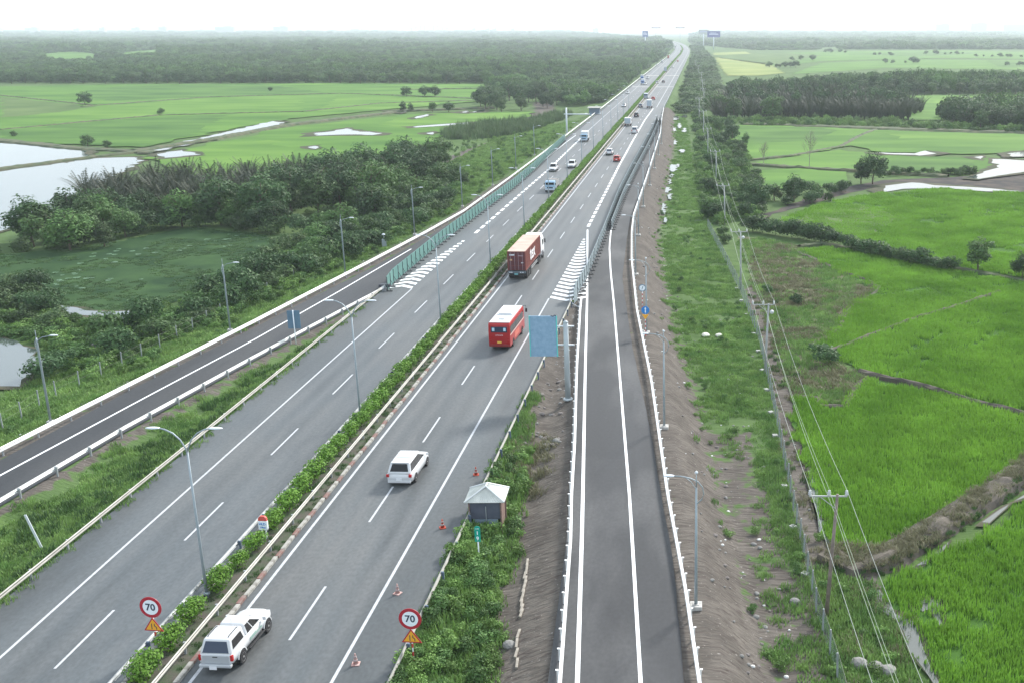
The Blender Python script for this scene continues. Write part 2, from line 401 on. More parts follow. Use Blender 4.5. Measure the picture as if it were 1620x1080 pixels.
def trunk(name, seed, H, r, m, limbs=5, lean=.3):
    random.seed(seed); mb = MB(); pts = [(0, 0, -.5)]
    x = y = 0
    for k in range(1, 6):
        x += random.uniform(-lean, lean) * .5; y += random.uniform(-lean, lean) * .5; pts.append((x, y, H * k / 5))
    mb.tube(pts, r, 7, r * .35)
    for k in range(limbs):
        a = random.random() * 6.28; z0 = H * random.uniform(.35, .8); q = pts[int(z0 / H * 5)]
        L = H * random.uniform(.3, .45)
        mb.tube([(q[0], q[1], z0), (q[0] + math.cos(a) * L * .5, q[1] + math.sin(a) * L * .5, z0 + L * .35), (q[0] + math.cos(a) * L, q[1] + math.sin(a) * L, z0 + L * .8)], r * .4, 5, r * .12)
    return mb.mesh(name, m, smooth=True)
TREES = []
for i, (R_, H, base, m, n, cards, sz) in enumerate([(2.9, 7.6, .3, L_MID, 8, 1800, .5), (3.3, 8.2, .3, L_DARK, 9, 2000, .52), (2.5, 6.6, .2, L_OLIVE, 7, 1600, .46),
                                                     (3.4, 7.4, .0, L_LIGHT, 9, 2300, .48), (2.3, 8.4, .4, L_DARK, 7, 1600, .48), (3.0, 6.4, .0, L_MID, 8, 1800, .5)]):
    TREES.append((crown('crown', 100 + i, lobes_for(50 + i, R_, H, base, n), cards, sz, m), trunk('trunk', 70 + i, H * .8, .17, BARK), H))
BUSHES = []
for i, (R_, H, m, cards, sz) in enumerate([(1.6, 2.3, L_MID, 800, .3), (1.9, 2.8, L_DARK, 900, .32), (1.4, 1.9, L_LIGHT, 700, .28), (1.7, 2.0, L_OLIVE, 800, .3)]):
    L = lobes_for(150 + i, R_, H, -.2, 6)
    BUSHES.append((crown('foliage', 160 + i, L, cards, sz, m), H))
def palm(name, seed, n=17, H=6.5, m=L_NIPA):
    random.seed(seed); mb = MB()
    for k in range(n):
        a = 2 * math.pi * k / n + random.uniform(-.25, .25); L = H * random.uniform(.8, 1.15); out = random.uniform(.18, .75)
        pts = []
        for t in range(8):
            s = t / 7; ang = out * s ** 1.5 * 1.6 + .08 + out * .15
            if t == 0: r_, z_ = .15, 0.0
            else: r_ = pts[-1][0] + math.sin(ang) * L / 7; z_ = pts[-1][1] + math.cos(ang) * L / 7
            pts.append((r_, z_))
        side = Vector((-math.sin(a), math.cos(a), 0))
        P3 = [Vector((math.cos(a) * r_, math.sin(a) * r_, z_)) for r_, z_ in pts]
        for t in range(7):
            mb.face([P3[t] + side * .05, P3[t] - side * .05, P3[t + 1] - side * .04, P3[t + 1] + side * .04])
            if t >= 1:
                for u in (0.0, .33, .66):
                    c = P3[t].lerp(P3[t + 1], u); d = (P3[t + 1] - P3[t]).normalized()
                    w = 1.0 * (1 - (t + u) / 7.6) + .3
                    for sg in (-1, 1):
                        tip = c + side * sg * w * .8 + d * w * .55 + Vector((0, 0, -.18 * w)); mb.face([c + d * .02, c + d * .17, tip])
    return mb.mesh(name, m, fix=False)
PALMS = [palm('fronds', 300 + i, 17 + i % 3 * 2, (6.4, 7.0, 5.8, 6.8)[i]) for i in range(4)]
def tuft(name, seed, n, h, spread, m, wdt=.03, lean=.45, patch=False):
    random.seed(seed); mb = MB()
    for k in range(n):
        x, y = random.uniform(-spread, spread), random.uniform(-spread, spread)
        a = random.random() * 6.28; hh = h * random.uniform(.6, 1.15); l = lean * hh * random.uniform(.3, 1.2)
        dx, dy = math.cos(a), math.sin(a); w = wdt * random.uniform(.7, 1.4)
        p0, p1 = Vector((x - dy * w, y + dx * w, -.06)), Vector((x + dy * w, y - dx * w, -.06))
        q0, q1 = Vector((x - dy * w * .8 + dx * l * .35, y + dx * w * .8 + dy * l * .35, hh * .6)), Vector((x + dy * w * .8 + dx * l * .35, y - dx * w * .8 + dy * l * .35, hh * .6))
        t = Vector((x + dx * l, y + dy * l, hh)); mb.face([p0, p1, q1, q0]); mb.face([q0, q1, t])
    return mb.mesh(name, m, fix=False)
def weed(name, seed, n, R_, H, m, sz=.16):
    return crown(name, seed, lobes_for(seed, R_, H, -.1, 4), n, sz, m)
P_GRASS = [proto('grass_tuft', tuft('grass tuft', 400 + i, 60, .38, .55, G_GRASS, .028)) for i in range(3)]
P_DARK = [proto('weed_tuft', tuft('weed tuft', 410 + i, 60, .45, .5, G_DARKG, .035)) for i in range(2)]
P_DRY = [proto('dry_tuft', tuft('dry tuft', 420 + i, 55, .4, .5, G_DRYG, .025, .8)) for i in range(2)]
P_RICE = [proto('rice_patch', tuft('rice patch', 430 + i, 120, .5, .62, G_RICE, .024, .35)) for i in range(4)]
P_WEED = [proto('weed_bush', weed('weed bush', 440 + i, 360, .75, 1.0, [L_WEED2, L_WEED, L_WEED, L_WEED2][i], .17)) for i in range(4)]
P_REED = [proto('reed_clump', tuft('reed clump', 450 + i, 50, 1.9, .8, G_REED, .05, .3)) for i in range(2)]
def forest_proto(i, R_, H, m, cards, sz): return proto('forest_crown', crown('forest crown', 500 + i, lobes_for(520 + i, R_, H, -.3, 6), cards, sz, m))
P_FOREST = [forest_proto(0, 3.0, 7.0, L_DARK, 480, .8), forest_proto(1, 3.6, 7.8, L_MID, 560, .85), forest_proto(2, 2.8, 6.2, L_OLIVE, 440, .8), forest_proto(3, 3.8, 6.8, L_DARK, 560, .85), proto('forest_palm', PALMS[0]), forest_proto(5, 3.4, 7.4, L_LIGHT, 520, .85)]

# ================================================================== THE SETTING
def spaced(lo, hi, step0, growth, cap):
    v = [lo]; s = step0
    while v[-1] < hi: v.append(v[-1] + s); s = min(cap, s * growth)
    return v
ys = [-60, -40, -20, -8, 2, 9] + spaced(15, 300, 1.3, 1.006, 3.0) ; ys += spaced(ys[-1] + 3, 30000, 3.5, 1.035, 1500)[0:]
xs_c = [-90 + i * .8 for i in range(int(125 / .8) + 1)]
xl_ = [-90 - (v - 0) for v in spaced(1.2, 22000, 1.5, 1.09, 1500)][::-1]; xr_ = [35 + v for v in spaced(1.0, 14000, 1.3, 1.10, 1500)]
xs = xl_ + xs_c + xr_
ORCH_DRY = px([(1165, 370), (1270, 392), (1300, 420), (1385, 455), (1330, 520), (1290, 560), (1375, 600), (1340, 640), (1260, 640), (1230, 560), (1200, 470)])
BARE = px([(840, 150), (870, 150), (880, 175), (780, 235), (720, 262), (690, 255), (780, 222), (815, 200), (845, 175)])
def cover(x, y):
    xx = x - bend(y); xl, xr = interp(LRAIL, y), interp(RRAIL, y); d = dry = 0.0
    if y < 480 and xx > xr - 1.9: 
        e = xx - xr; d = 1.0 if e < 3.6 else max(0, 1 - (e - 3.6) / 3.4) * .75
        if e < 1.2: d = .8
        if y < 92 and 3.6 < e < 8.5: d = max(d, .62 + .25 * noise.noise(Vector((x * .25, y * .25, 4))))
    if y < 250 and xx < xl + .5: d = max(d, .8 * (1 - sm((xl - xx) / (2.6 if y < 150 else 6.0))))
    if y < 131 and -16 < xx < interp(RINNER, y) + .5:
        w = interp(RINNER, y) - xx; d = .95 if w < 3.9 else max(.0, .95 - (w - 3.9) * .8)
        if y > 92: d = max(d, .62)
    if y < 134 and interp(LINNER, y) - .3 < xx < -41:
        w = xx - interp(LINNER, y); d = max(d, .75 - w * .35)
    if interp(RRAIL, y) + 7 < xx and 60 < y < 150 and interp([(60, 7.6), (121, 7.3), (150, 6)], y) < xx < interp([(60, 12.4), (80, 11.6), (100, 11.5), (150, 10)], y): d = max(d, .72)
    if y < 260 and inside((x, y), ORCH_DRY): dry = .6
    if inside((x, y), BARE): d = .85
    far = sm((y - 4000) / 3000.0)
    return d, dry, far
mb = MB(); nx, ny = len(xs), len(ys)
vals = []
for y in ys:
    b_ = bend(y)
    for x in xs:
        X = x + (b_ if -90 <= x <= 35 else b_ * max(0, 1 - (abs(x + 28) - 62) / 900.0)); mb.v.append((X, y, height(X, y) + ground_noise(X, y)))
for j in range(ny - 1):
    for i in range(nx - 1): k = j * nx + i; mb.f.append((k, k + 1, k + nx + 1, k + nx)); mb.m.append(0)
gm = bpy.data.materials.new('earth and grass'); gm.use_nodes = True
n = gm.node_tree; b = n.nodes['Principled BSDF']; b.inputs['Roughness'].default_value = .95; b.inputs['Specular IOR Level'].default_value = .1
N = n.nodes.new; geo = N('ShaderNodeNewGeometry'); att = N('ShaderNodeVertexColor'); att.layer_name = 'cover'
def gnoise(s, det=6, st=(1, 1, 1)):
    mp = N('ShaderNodeMapping'); mp.inputs['Scale'].default_value = st; n.links.new(geo.outputs['Position'], mp.inputs[0])
    t = N('ShaderNodeTexNoise'); t.inputs['Scale'].default_value = s; t.inputs['Detail'].default_value = det; n.links.new(mp.outputs[0], t.inputs[0]); return t.outputs[0]
def gmix(f, a, c):
    x = N('ShaderNodeMix'); x.data_type = 'RGBA'
    for k, v in ((0, f), (6, a), (7, c)):
        if isinstance(v, tuple): x.inputs[k].default_value = v + (1,)
        elif isinstance(v, float): x.inputs[k].default_value = v
        else: n.links.new(v, x.inputs[k])
    return x.outputs[2]
def gmap(s, a, c):
    r = N('ShaderNodeMapRange'); r.inputs[1].default_value = a; r.inputs[2].default_value = c; n.links.new(s, r.inputs[0]); return r.outputs[0]
def gmath(op, a, c):
    r = N('ShaderNodeMath'); r.operation = op
    for k, v in ((0, a), (1, c)):
        if isinstance(v, float): r.inputs[k].default_value = v
        else: n.links.new(v, r.inputs[k])
    return r.outputs[0]
grass = gmix(gmap(gnoise(.35), .35, .65), (.046, .086, .026), (.085, .140, .042))
grass = gmix(gmap(gnoise(.035), .4, .62), grass, (.085, .135, .050))
dirt = gmix(gmap(gnoise(.5, 8), .3, .7), (.078, .069, .061), (.138, .122, .107)); dirt = gmix(gmap(gnoise(2.2, 5, (.35, 2.2, 1)), .5, .68), dirt, (.070, .058, .052))
dirt = gmix(gmap(gnoise(5.0, 3), .66, .74), dirt, (.26, .24, .22))
dryc = gmix(gmap(gnoise(.8), .35, .65), (.085, .100, .050), (.150, .140, .090))
sep = N('ShaderNodeSeparateColor'); n.links.new(att.outputs['Color'], sep.inputs[0])
fd = gmap(gmath('ADD', sep.outputs[0], gmath('MULTIPLY', gmath('SUBTRACT', gnoise(.9, 7), .5), 1.3)), .42, .56)
fy = gmap(gmath('ADD', sep.outputs[1], gmath('MULTIPLY', gmath('SUBTRACT', gnoise(.4, 7), .5), 1.3)), .42, .6)
col = gmix(fd, gmix(fy, grass, dryc), dirt)
col = gmix(sep.outputs[2], col, gmix(gmap(gnoise(.004, 8), .4, .6), (.022, .042, .024), (.045, .072, .035)))
n.links.new(col, b.inputs['Base Color'])
bp = N('ShaderNodeBump'); bp.inputs['Strength'].default_value = 1.0; bp.inputs['Distance'].default_value = .16; n.links.new(gnoise(1.9, 10, (.5, 1.8, 1)), bp.inputs['Height']); n.links.new(bp.outputs[0], b.inputs['Normal'])
gme = mb.mesh('ground', gm, smooth=True, fix=False)
ca = gme.color_attributes.new('cover', 'FLOAT_COLOR', 'POINT'); buf = []
for j, y in enumerate(ys):
    for i in range(nx):
        v = mb.v[j * nx + i]; d, dr, far = cover(v[0], v[1]) if v[1] < 560 else (0, 0, sm((v[1] - 4000) / 3000.0)); buf += [d, dr, far, 1]
ca.data.foreach_set('color', buf)
put('ground', gme, kind='structure')

# ---- roads: sheets a few millimetres above their beds, stepped along the road
def strip(name, xa, xb, y0, y1, z, m, parent=None, step=None, kind='structure', tabs=False):
    mb = MB(); y = y0; st = []
    while y < y1: st.append(y); y += (step or max(3.0, min(40, y * .03)))
    st.append(y1); rows = []
    for y in st:
        a = (interp(xa, y) if isinstance(xa, list) else xa) + bend(y); c = (interp(xb, y) if isinstance(xb, list) else xb) + bend(y); rows.append((a, c, y))
    for (a, c, y), (a2, c2, y2) in zip(rows, rows[1:]): mb.face([(a, y, z), (c, y, z), (c2, y2, z), (a2, y2, z)])
    o = put(name, mb.mesh(name, m, fix=False), parent)
    if parent is None and kind: o['kind'] = kind
    return o
YF = 5200
left_road = strip('left_carriageway', -41.3, -29.75, -30, YF, 0.0, M_LEFT)
right_road = strip('right_carriageway', -27.0, -16.15, -30, YF, 0.0, M_RIGHT)
RL_A = [(45, -7.6), (65, -8.8), (81, -10.4), (101, -12.3), (123.5, -14.5), (131, -15.4), (136, -16.15), (1500, -16.15)]
RL_B = [(y, interp([(49, -.75), (63, -1.7), (71, -2.65), (85, -4.1), (111, -7.3), (143, -10.6), (175, -12.0), (195, -12.6), (244, -12.7), (353, -13.5), (420, -15.2), (470, -16.1)], y) + .12 * noise.noise(Vector((y * .35, 0, 5)))) for y in list(range(40, 200, 2)) + list(range(200, 475, 12))]
right_ramp = strip('right_slip_road', RL_A, RL_B, 30, 468, -0.004, M_RAMP, step=1.5)
LL_A = [(45, -58.0), (78, -55.1), (95, -53.6), (118, -50.6), (133, -48.9), (150, -46.7), (175, -44.6), (196, -43.2), (320, -42.4), (1500, -42.3)]
LL_B = [(45, -51.6), (70, -49.7), (84, -48.4), (104, -45.7), (117, -43.8), (131, -41.9), (136, -41.3), (1500, -41.3)]
left_ramp = strip('left_slip_road', LL_A, LL_B, 30, 5000, -0.004, M_LRAMP, step=None)
# median strip between the kerbs
median = strip('median_strip', -29.6, -27.2, -30, YF, -0.02, mat('median soil', (.085, .075, .062), .95, c2=(.05, .075, .035), vs=.9, contrast=(.4, .6), coord='World', bump=.5))
# painted lines
def line(parent, x, y0, y1, w, m=PAINT, z=.004, nm='edge_line'):
    if isinstance(x, list): a = [(yy, xx - w / 2) for yy, xx in x]; c = [(yy, xx + w / 2) for yy, xx in x]
    else: a, c = x - w / 2, x + w / 2
    return strip(nm, a, c, y0, y1, z, m, parent)
line(left_road, -37.7, -30, 136.5, .17); line(left_road, -30.45, -30, YF, .17); line(left_road, -37.8, 352, YF, .2)
line(right_road, -26.4, -30, YF, .19); line(right_road, -19.05, -30, 131.5, .18); line(right_road, -19.3, 480, YF, .25)
mdash = MB(); mdash.face([(-.075, -3, 0), (.075, -3, 0), (.075, 3, 0), (-.075, 3, 0)]); mdash = mdash.mesh('lane dash', PAINT, fix=False)
for i in range(-2, 62):
    y = 49.45 + 3 + i * 14.93
    if y > 18: put('lane_dash', mdash, left_road, (-34.15, y, .004))
    y = 52.4 + 3 + i * 14.93
    if y > 18: put('lane_dash', mdash, right_road, (-22.72, y, .004))
mb = MB(); mc = MB()
for i in range(62, 240):
    for q, x in ((mb, -34.15), (mc, -22.72)):
        y = 52 + i * 14.93; c = bend(y); q.face([(x - .09 + c, y, .004), (x + .09 + c, y, .004), (x + .09 + c, y + 6, .004), (x - .09 + c, y + 6, .004)])
put('far_lane_dashes', mb.mesh('far dashes', PAINT, fix=False), left_road, kind='stuff'); put('far_lane_dashes', mc.mesh('far dashes', PAINT, fix=False), right_road, kind='stuff')
# wide block dashes that part the slip roads from the carriageways
mblk = MB(); mblk.face([(-.26, -1.5, 0), (.26, -1.5, 0), (.26, 1.5, 0), (-.26, 1.5, 0)]); mblk = mblk.mesh('block dash', PAINTN, fix=False)
for i in range(66):
    y = 184.5 + i * 4.4; put('block_dash', mblk, right_road, (interp([(180, -19.25), (270, -20.3), (330, -20.7), (410, -21.0), (470, -20.5)], y), y, .006))
for i in range(40):
    y = 178 + i * 4.6; put('block_dash', mblk, left_road, (interp([(174, -37.5), (200, -37.3), (260, -36.9), (345, -37.5)], y), y, .006))
# slip road lines
line(right_ramp, [(48.8, -6.3), (65, -7.8), (72.3, -8.5), (103, -11.5), (132.3, -14.3), (180, -19.1)], 30, 180, .25, PAINTN, .008, 'slip_line')
line(right_ramp, [(48.7, -3.0), (63.4, -4.3), (72.3, -5.1), (103, -8.1), (129, -10.65), (148, -12.6), (165.5, -14.2), (180, -15.1), (195, -15.5), (228, -15.7), (420, -15.9)], 30, 420, .21, PAINTN, .004, 'slip_line')
line(left_ramp, [(60, -54.9), (75, -53.2), (95, -50.9), (112, -48.8), (135, -46.75), (160, -44.9), (195, -42.2), (215, -41.7)], 40, 163, .2, PAINTN, .004, 'slip_line')
line(left_ramp, [(190, -41.25), (285, -40.75), (330, -40.5), (400, -39.2), (420, -38.6)], 192, 350, .22, PAINTN, .006, 'slip_line')
# chevrons of the two gores
def chevrons(parent, ya, yb, xo, xi_a, apex, pitch, w, fw, m):
    """xo: outer line x; inner edge runs from xi_a at ya to xo at apex; fw: +1 vertex points on, -1 vertex points back"""
    k = 0; y = ya
    while y < yb:
        t = (y - ya) / (apex - ya); xi = xi_a + (xo - xi_a) * t; xm = (xo + xi) / 2; q = MB(); dv = abs(xo - xi) / 2 * .75 * fw
        q.face([(xo, y, .004), (xm, y + dv, .004), (xm, y + dv + w, .004), (xo, y + w, .004)]); q.face([(xm, y + dv, .004), (xi, y, .004), (xi, y + w, .004), (xm, y + dv + w, .004)])
        put('chevron_stripe', q.mesh('chevron', m, fix=False), parent); y += pitch; k += 1
chevrons(left_road, 136.6, 170.0, -37.8, -40.9, 174.5, 2.15, 1.0, 1, PAINTN)
chevrons(right_road, 131.8, 171.0, -18.95, -14.45, 174.0, 2.05, .95, -1, PAINTN)
# the two pale joints across the far carriageway
for y, w in ((655, 3.5), (820, 5.0)):
    line(left_road, -35.7, y, y + w, 10.4, CONC, .008, 'pavement_joint'); line(right_road, -21.6, y, y + w, 10.0, CONC, .008, 'pavement_joint')

# kerb of the median: red and white blocks, each its own
kw = mat('kerb white', (.34, .33, .30), .85, c2=(.17, .16, .14), vs=3, contrast=(.5, .7)); kr = mat('kerb red', (.19, .10, .085), .85, c2=(.22, .17, .15), vs=3, contrast=(.45, .7))
def kerbmesh(m, L=.96):
    q = MB(); q.box((0, 0, .02), (.26, L, .30)); return q.mesh('kerb block', m, bevel=.04)
KW, KR = kerbmesh(kw, 1.94), kerbmesh(kr, .96)
random.seed(11); y = 30.0; k = 0
while y < 205:
    if k % 2: put('kerb_block', KR, median, (-27.08 + random.uniform(-.03, .03), y + .5, random.uniform(-.02, .02)), random.uniform(-.02, .02)); y += 1.0
    else: put('kerb_block', KW, median, (-27.08 + random.uniform(-.03, .03), y + 1.0, random.uniform(-.02, .02)), random.uniform(-.015, .015)); y += 2.0
    k += 1
mb = MB()
while y < 900:
    mb.mi = k % 2; L = 1.0 if k % 2 else 2.0; mb.box((-27.08, y + L / 2, .02), (.26, L - .05, .3)); y += L; k += 1
put('far_kerb_blocks', mb.mesh('far kerb', [kw, kr]), median, kind='stuff')
y = 30.0
while y < 190: put('kerb_block', KW, median, (-29.72, y + 1, -.02 + random.uniform(-.03, .03)), random.uniform(-.01, .01)); y += 2.02

# ---- water, fields and bunds
def water_mat():
    m = bpy.data.materials.new('still water'); m.use_nodes = True; n = m.node_tree; b = n.nodes['Principled BSDF']
    b.inputs['Base Color'].default_value = (.06, .075, .07, 1); b.inputs['Roughness'].default_value = .06; b.inputs['Specular IOR Level'].default_value = 1.0; b.inputs['IOR'].default_value = 1.45
    g = n.nodes.new('ShaderNodeNewGeometry'); t = n.nodes.new('ShaderNodeTexNoise'); t.inputs['Scale'].default_value = 1.1; n.links.new(g.outputs['Position'], t.inputs[0])
    bp = n.nodes.new('ShaderNodeBump'); bp.inputs['Strength'].default_value = .05; bp.inputs['Distance'].default_value = .03; n.links.new(t.outputs[0], bp.inputs['Height']); n.links.new(bp.outputs[0], b.inputs['Normal'])
    return m
WATER = water_mat()
MARGIN = mat('muddy margin', (.050, .060, .034), .95, spec=.1, c2=(.085, .080, .055), vs=.3, coord='World', contrast=(.4, .6))
ZW = ZF + .09
for pts in [
    [(-120, 222), (0, 227), (60, 230), (130, 238), (137, 247), (95, 256), (60, 262), (0, 268), (-120, 280)],
    [(-120, 290), (0, 272), (100, 258), (130, 251), (215, 249), (222, 256), (180, 278), (60, 350), (0, 365), (-120, 400)],
    [(-80, 520), (0, 532), (35, 548), (85, 566), (60, 585), (35, 610), (0, 612), (-60, 610)],
    [(90, 484), (120, 487), (170, 494), (235, 490), (205, 503), (165, 512), (150, 508), (140, 500), (110, 497)],
    [(250, 244), (290, 237), (314, 245), (262, 250)], [(224, 238), (330, 216), (400, 199), (432, 192), (452, 194), (420, 202), (350, 218), (240, 241)],
    [(496, 211), (520, 209), (550, 203), (562, 208), (606, 211), (590, 214), (545, 213), (500, 215)], [(486, 233), (502, 231), (500, 236)],
    [(622, 176), (640, 174), (636, 179)], [(655, 186), (676, 181), (674, 184), (656, 188)], [(655, 200), (740, 194), (738, 197), (660, 202)], [(674, 211), (688, 209), (686, 213)],
    [(727, 178), (738, 176), (737, 179)], [(745, 178), (768, 173), (766, 177)],
    [(1380, 242), (1448, 243), (1460, 239), (1483, 243), (1460, 246), (1400, 244)], [(1540, 249), (1556, 247), (1553, 252)],
    [(1530, 281), (1556, 273), (1582, 264), (1571, 252), (1620, 254), (1720, 250), (1720, 268), (1620, 272), (1575, 279), (1552, 283)],
    [(1594, 243), (1620, 240), (1720, 236), (1720, 246), (1602, 248)],
    [(1394, 300), (1402, 294), (1432, 290), (1500, 294), (1545, 297), (1616, 303), (1560, 303), (1480, 298), (1430, 299), (1400, 304)],
    [(1353, 341), (1388, 334), (1384, 339), (1362, 343)], [(1588, 425), (1602, 425), (1598, 429), (1590, 428)],
    [(1390, 928), (1406, 938), (1414, 972), (1440, 985), (1458, 1016), (1470, 1040), (1486, 1085), (1472, 1090), (1458, 1056), (1440, 1026), (1428, 1000), (1412, 982), (1384, 962)],
    [(1446, 947), (1492, 945), (1484, 962), (1492, 996), (1480, 984), (1472, 962), (1456, 968)], [(1444, 896), (1480, 872), (1500, 857), (1492, 868), (1462, 892)], [(1556, 824), (1580, 806), (1596, 797), (1590, 804), (1566, 826)], [(1604, 792), (1630, 776), (1640, 773), (1622, 786)],
    [(1285, 742), (1290, 768), (1296, 790), (1300, 812), (1308, 850), (1320, 862), (1326, 892), (1319, 890), (1311, 866), (1302, 838), (1290, 806), (1280, 770), (1278, 744)]]:
    far_ = at(pts[0][0], pts[0][1], ZW)[1] > 250 and len(pts) < 12 and not pts[0][0] < -50; zw_ = ZF + (.36 if far_ else .17)
    P_ = px(pts, zw_); cx_, cy_ = sum(p[0] for p in P_) / len(P_), sum(p[1] for p in P_) / len(P_); k_ = .8 + .012 * max(0, cy_ - 80)
    sheet('mud_margin', [(x + (x - cx_) / (math.hypot(x - cx_, y - cy_) + .1) * k_, y + (y - cy_) / (math.hypot(x - cx_, y - cy_) + .1) * k_) for x, y in P_], zw_ - .012 + .0007 * (len(pts) % 5), MARGIN, jag=2.5)
    sheet('water', P_, zw_, WATER, jag=2.5)
ZV = ZF + .05
PUDDLES = [(1068, 187, 14, 6), (1083, 184, 9, 5), (1075, 199, 6, 8), (1066, 205, 6, 6), (1083, 206, 6, 7), (1064, 266, 15, 12), (1055, 300, 10, 10), (1059, 311, 6, 9), (1048, 326, 9, 15), (1051, 336, 10, 6), (1072, 262, 7, 5), (1060, 288, 6, 8), (1046, 316, 7, 11), (1079, 239, 10, 5), (1068, 225, 5, 8), (1053, 348, 7, 8), (1062, 277, 5, 9)]
PD = []
for (u, v, w, h) in PUDDLES:
    z = ZF + .30; P_ = px([(u - w / 2, v), (u - w / 4, v - h / 2), (u + w / 3, v - h / 2.4), (u + w / 2, v), (u + w / 4, v + h / 2), (u - w / 3, v + h / 2.2)], z); sheet('puddle', P_, z, WATER, jag=1.0); PD.append(P_)
RICEM = mat('rice field green', (.040, .095, .018), .95, spec=.05, c2=(.060, .130, .026), vs=.07, det=8, coord='World', bump=1.0, bs=1.3, stretch=(1, .6, 1), contrast=(.32, .68))
RICEF = mat('rice field far green', (.048, .120, .020), .9, spec=.1, c2=(.105, .205, .036), vs=.03, det=12, coord='World', stretch=(.7, 1.6, 1), contrast=(.32, .68), bump=.6, bs=.6)
RICEY = mat('ripening field', (.15, .20, .055), .9, spec=.1, c2=(.24, .27, .09), vs=.02, det=8, coord='World', stretch=(1, 1.6, 1), contrast=(.35, .65))
fields_near = {
    'A': [(1700, 742), (1568, 842), (1500, 872), (1446, 899), (1411, 912), (1400, 935), (1420, 975), (1440, 990), (1460, 1020), (1480, 1068), (1492, 1110), (1760, 1110)],
    'B': [(1257, 630), (1292, 634), (1300, 644), (1339, 646), (1351, 622), (1378, 600), (1411, 609), (1464, 620), (1533, 639), (1600, 657), (1700, 682), (1700, 688), (1620, 735), (1547, 781), (1478, 823), (1442, 848), (1405, 865), (1367, 891), (1322, 888), (1312, 850), (1298, 815), (1290, 780), (1278, 740), (1266, 700), (1256, 669)],
    'C': [(1270, 397), (1313, 393), (1413, 408), (1513, 431), (1620, 449), (1720, 468), (1720, 680), (1600, 647), (1547, 634), (1500, 620), (1430, 602), (1378, 590), (1335, 576), (1322, 560), (1325, 552), (1283, 547), (1328, 522), (1333, 500), (1353, 482), (1377, 468), (1389, 457), (1373, 447), (1333, 433), (1293, 414)],
    'D': [(1235, 352), (1290, 326), (1400, 306), (1480, 300), (1560, 305), (1620, 306), (1760, 308), (1760, 455), (1620, 440), (1513, 423), (1413, 400), (1340, 384), (1285, 368)]}
fields_far = [
    [(1190, 270), (1270, 266), (1338, 272), (1345, 290), (1290, 297), (1215, 300)],
    [(1140, 198), (1250, 199), (1380, 206), (1520, 210), (1620, 213), (1800, 218), (1800, 232), (1620, 238), (1560, 244), (1400, 241), (1340, 231), (1250, 247), (1180, 254)],
    [(1195, 258), (1260, 247), (1330, 236), (1400, 245), (1500, 249), (1575, 251), (1578, 262), (1540, 274), (1500, 276), (1390, 270), (1270, 266)],
    [(1330, 160), (1430, 152), (1560, 150), (1700, 150), (1700, 178), (1560, 176), (1500, 190), (1440, 190), (1400, 178)],
    [(1250, 118), (1300, 100), (1430, 94), (1640, 96), (1700, 100), (1700, 112), (1540, 110), (1400, 108)],
    [(1110, 88), (1300, 82), (1500, 80), (1700, 84), (1700, 95), (1500, 92), (1300, 97), (1230, 105)],
    [(-140, 142), (0, 137), (200, 134), (540, 132), (775, 134), (760, 160), (640, 171), (520, 182), (450, 189), (330, 211), (226, 233), (150, 231), (0, 221), (-140, 212)],
    [(240, 247), (330, 228), (450, 203), (640, 181), (760, 178), (838, 177), (842, 184), (760, 200), (700, 210), (690, 230), (690, 262), (640, 290), (560, 290), (300, 280)],
    [(40, 86), (90, 80), (130, 82), (160, 88), (140, 96), (80, 95)], [(178, 92), (190, 83), (250, 78), (255, 92), (200, 93)], [(270, 72), (330, 71), (325, 74)], [(800, 88), (860, 87), (850, 90)]]
for k, pts in fields_near.items(): sheet('rice_field', px(pts, ZF + .12), ZF + .12, RICEM, jag=2.0)
for pts in fields_far: sheet('rice_field', px(pts, ZF + .3), ZF + .3, RICEF, jag=5.0)
RF_A = mat('rice plot pale', (.065, .145, .024), .9, spec=.1, c2=(.120, .220, .040), vs=.04, det=12, coord='World', stretch=(.7, 1.6, 1), contrast=(.32, .68), bump=.6, bs=.6)
RF_B = mat('rice plot deep', (.038, .095, .020), .9, spec=.1, c2=(.085, .170, .034), vs=.04, det=12, coord='World', stretch=(.7, 1.6, 1), contrast=(.32, .68), bump=.6, bs=.6)
RF_C = mat('fallow plot', (.060, .105, .034), .95, spec=.1, c2=(.105, .155, .052), vs=.04, det=12, coord='World', contrast=(.32, .68))
for pts, m_ in [([(0, 153), (150, 169), (60, 182), (0, 186)], RF_C), ([(150, 169), (330, 156), (480, 152), (470, 177), (250, 182), (90, 196), (60, 183)], RF_A), ([(0, 207), (120, 196), (250, 185), (360, 181), (300, 214), (226, 232), (150, 230), (0, 220)], RF_B), ([(540, 150), (700, 156), (690, 168), (600, 173), (500, 177)], RF_A), ([(200, 135), (420, 134), (520, 147), (330, 153), (180, 160), (100, 150)], RF_B), ([(240, 247), (330, 230), (430, 222), (470, 245), (430, 275), (300, 279)], RF_A), ([(640, 183), (835, 178), (800, 190), (700, 205), (600, 198)], RF_A),
    ([(1145, 200), (1250, 201), (1330, 205), (1290, 222), (1190, 228), (1155, 214)], RF_B), ([(1390, 209), (1520, 212), (1620, 215), (1800, 221), (1800, 228), (1600, 224), (1430, 219)], RF_A), ([(1340, 262), (1420, 252), (1540, 254), (1540, 262), (1480, 272), (1390, 268)], RF_B), ([(1110, 88), (1240, 84), (1300, 88), (1260, 96), (1230, 103)], RF_C), ([(1330, 86), (1480, 82), (1560, 84), (1450, 90)], RF_B), ([(1450, 154), (1700, 152), (1700, 164), (1500, 168)], RF_A), ([(1560, 96), (1700, 101), (1700, 108), (1580, 106)], RF_B), ([(1250, 352), (1300, 330), (1360, 322), (1420, 345), (1380, 372), (1300, 366)], RF_C)]:
    sheet('rice_plot', px(pts, ZF + .33), ZF + .33, m_, jag=5)
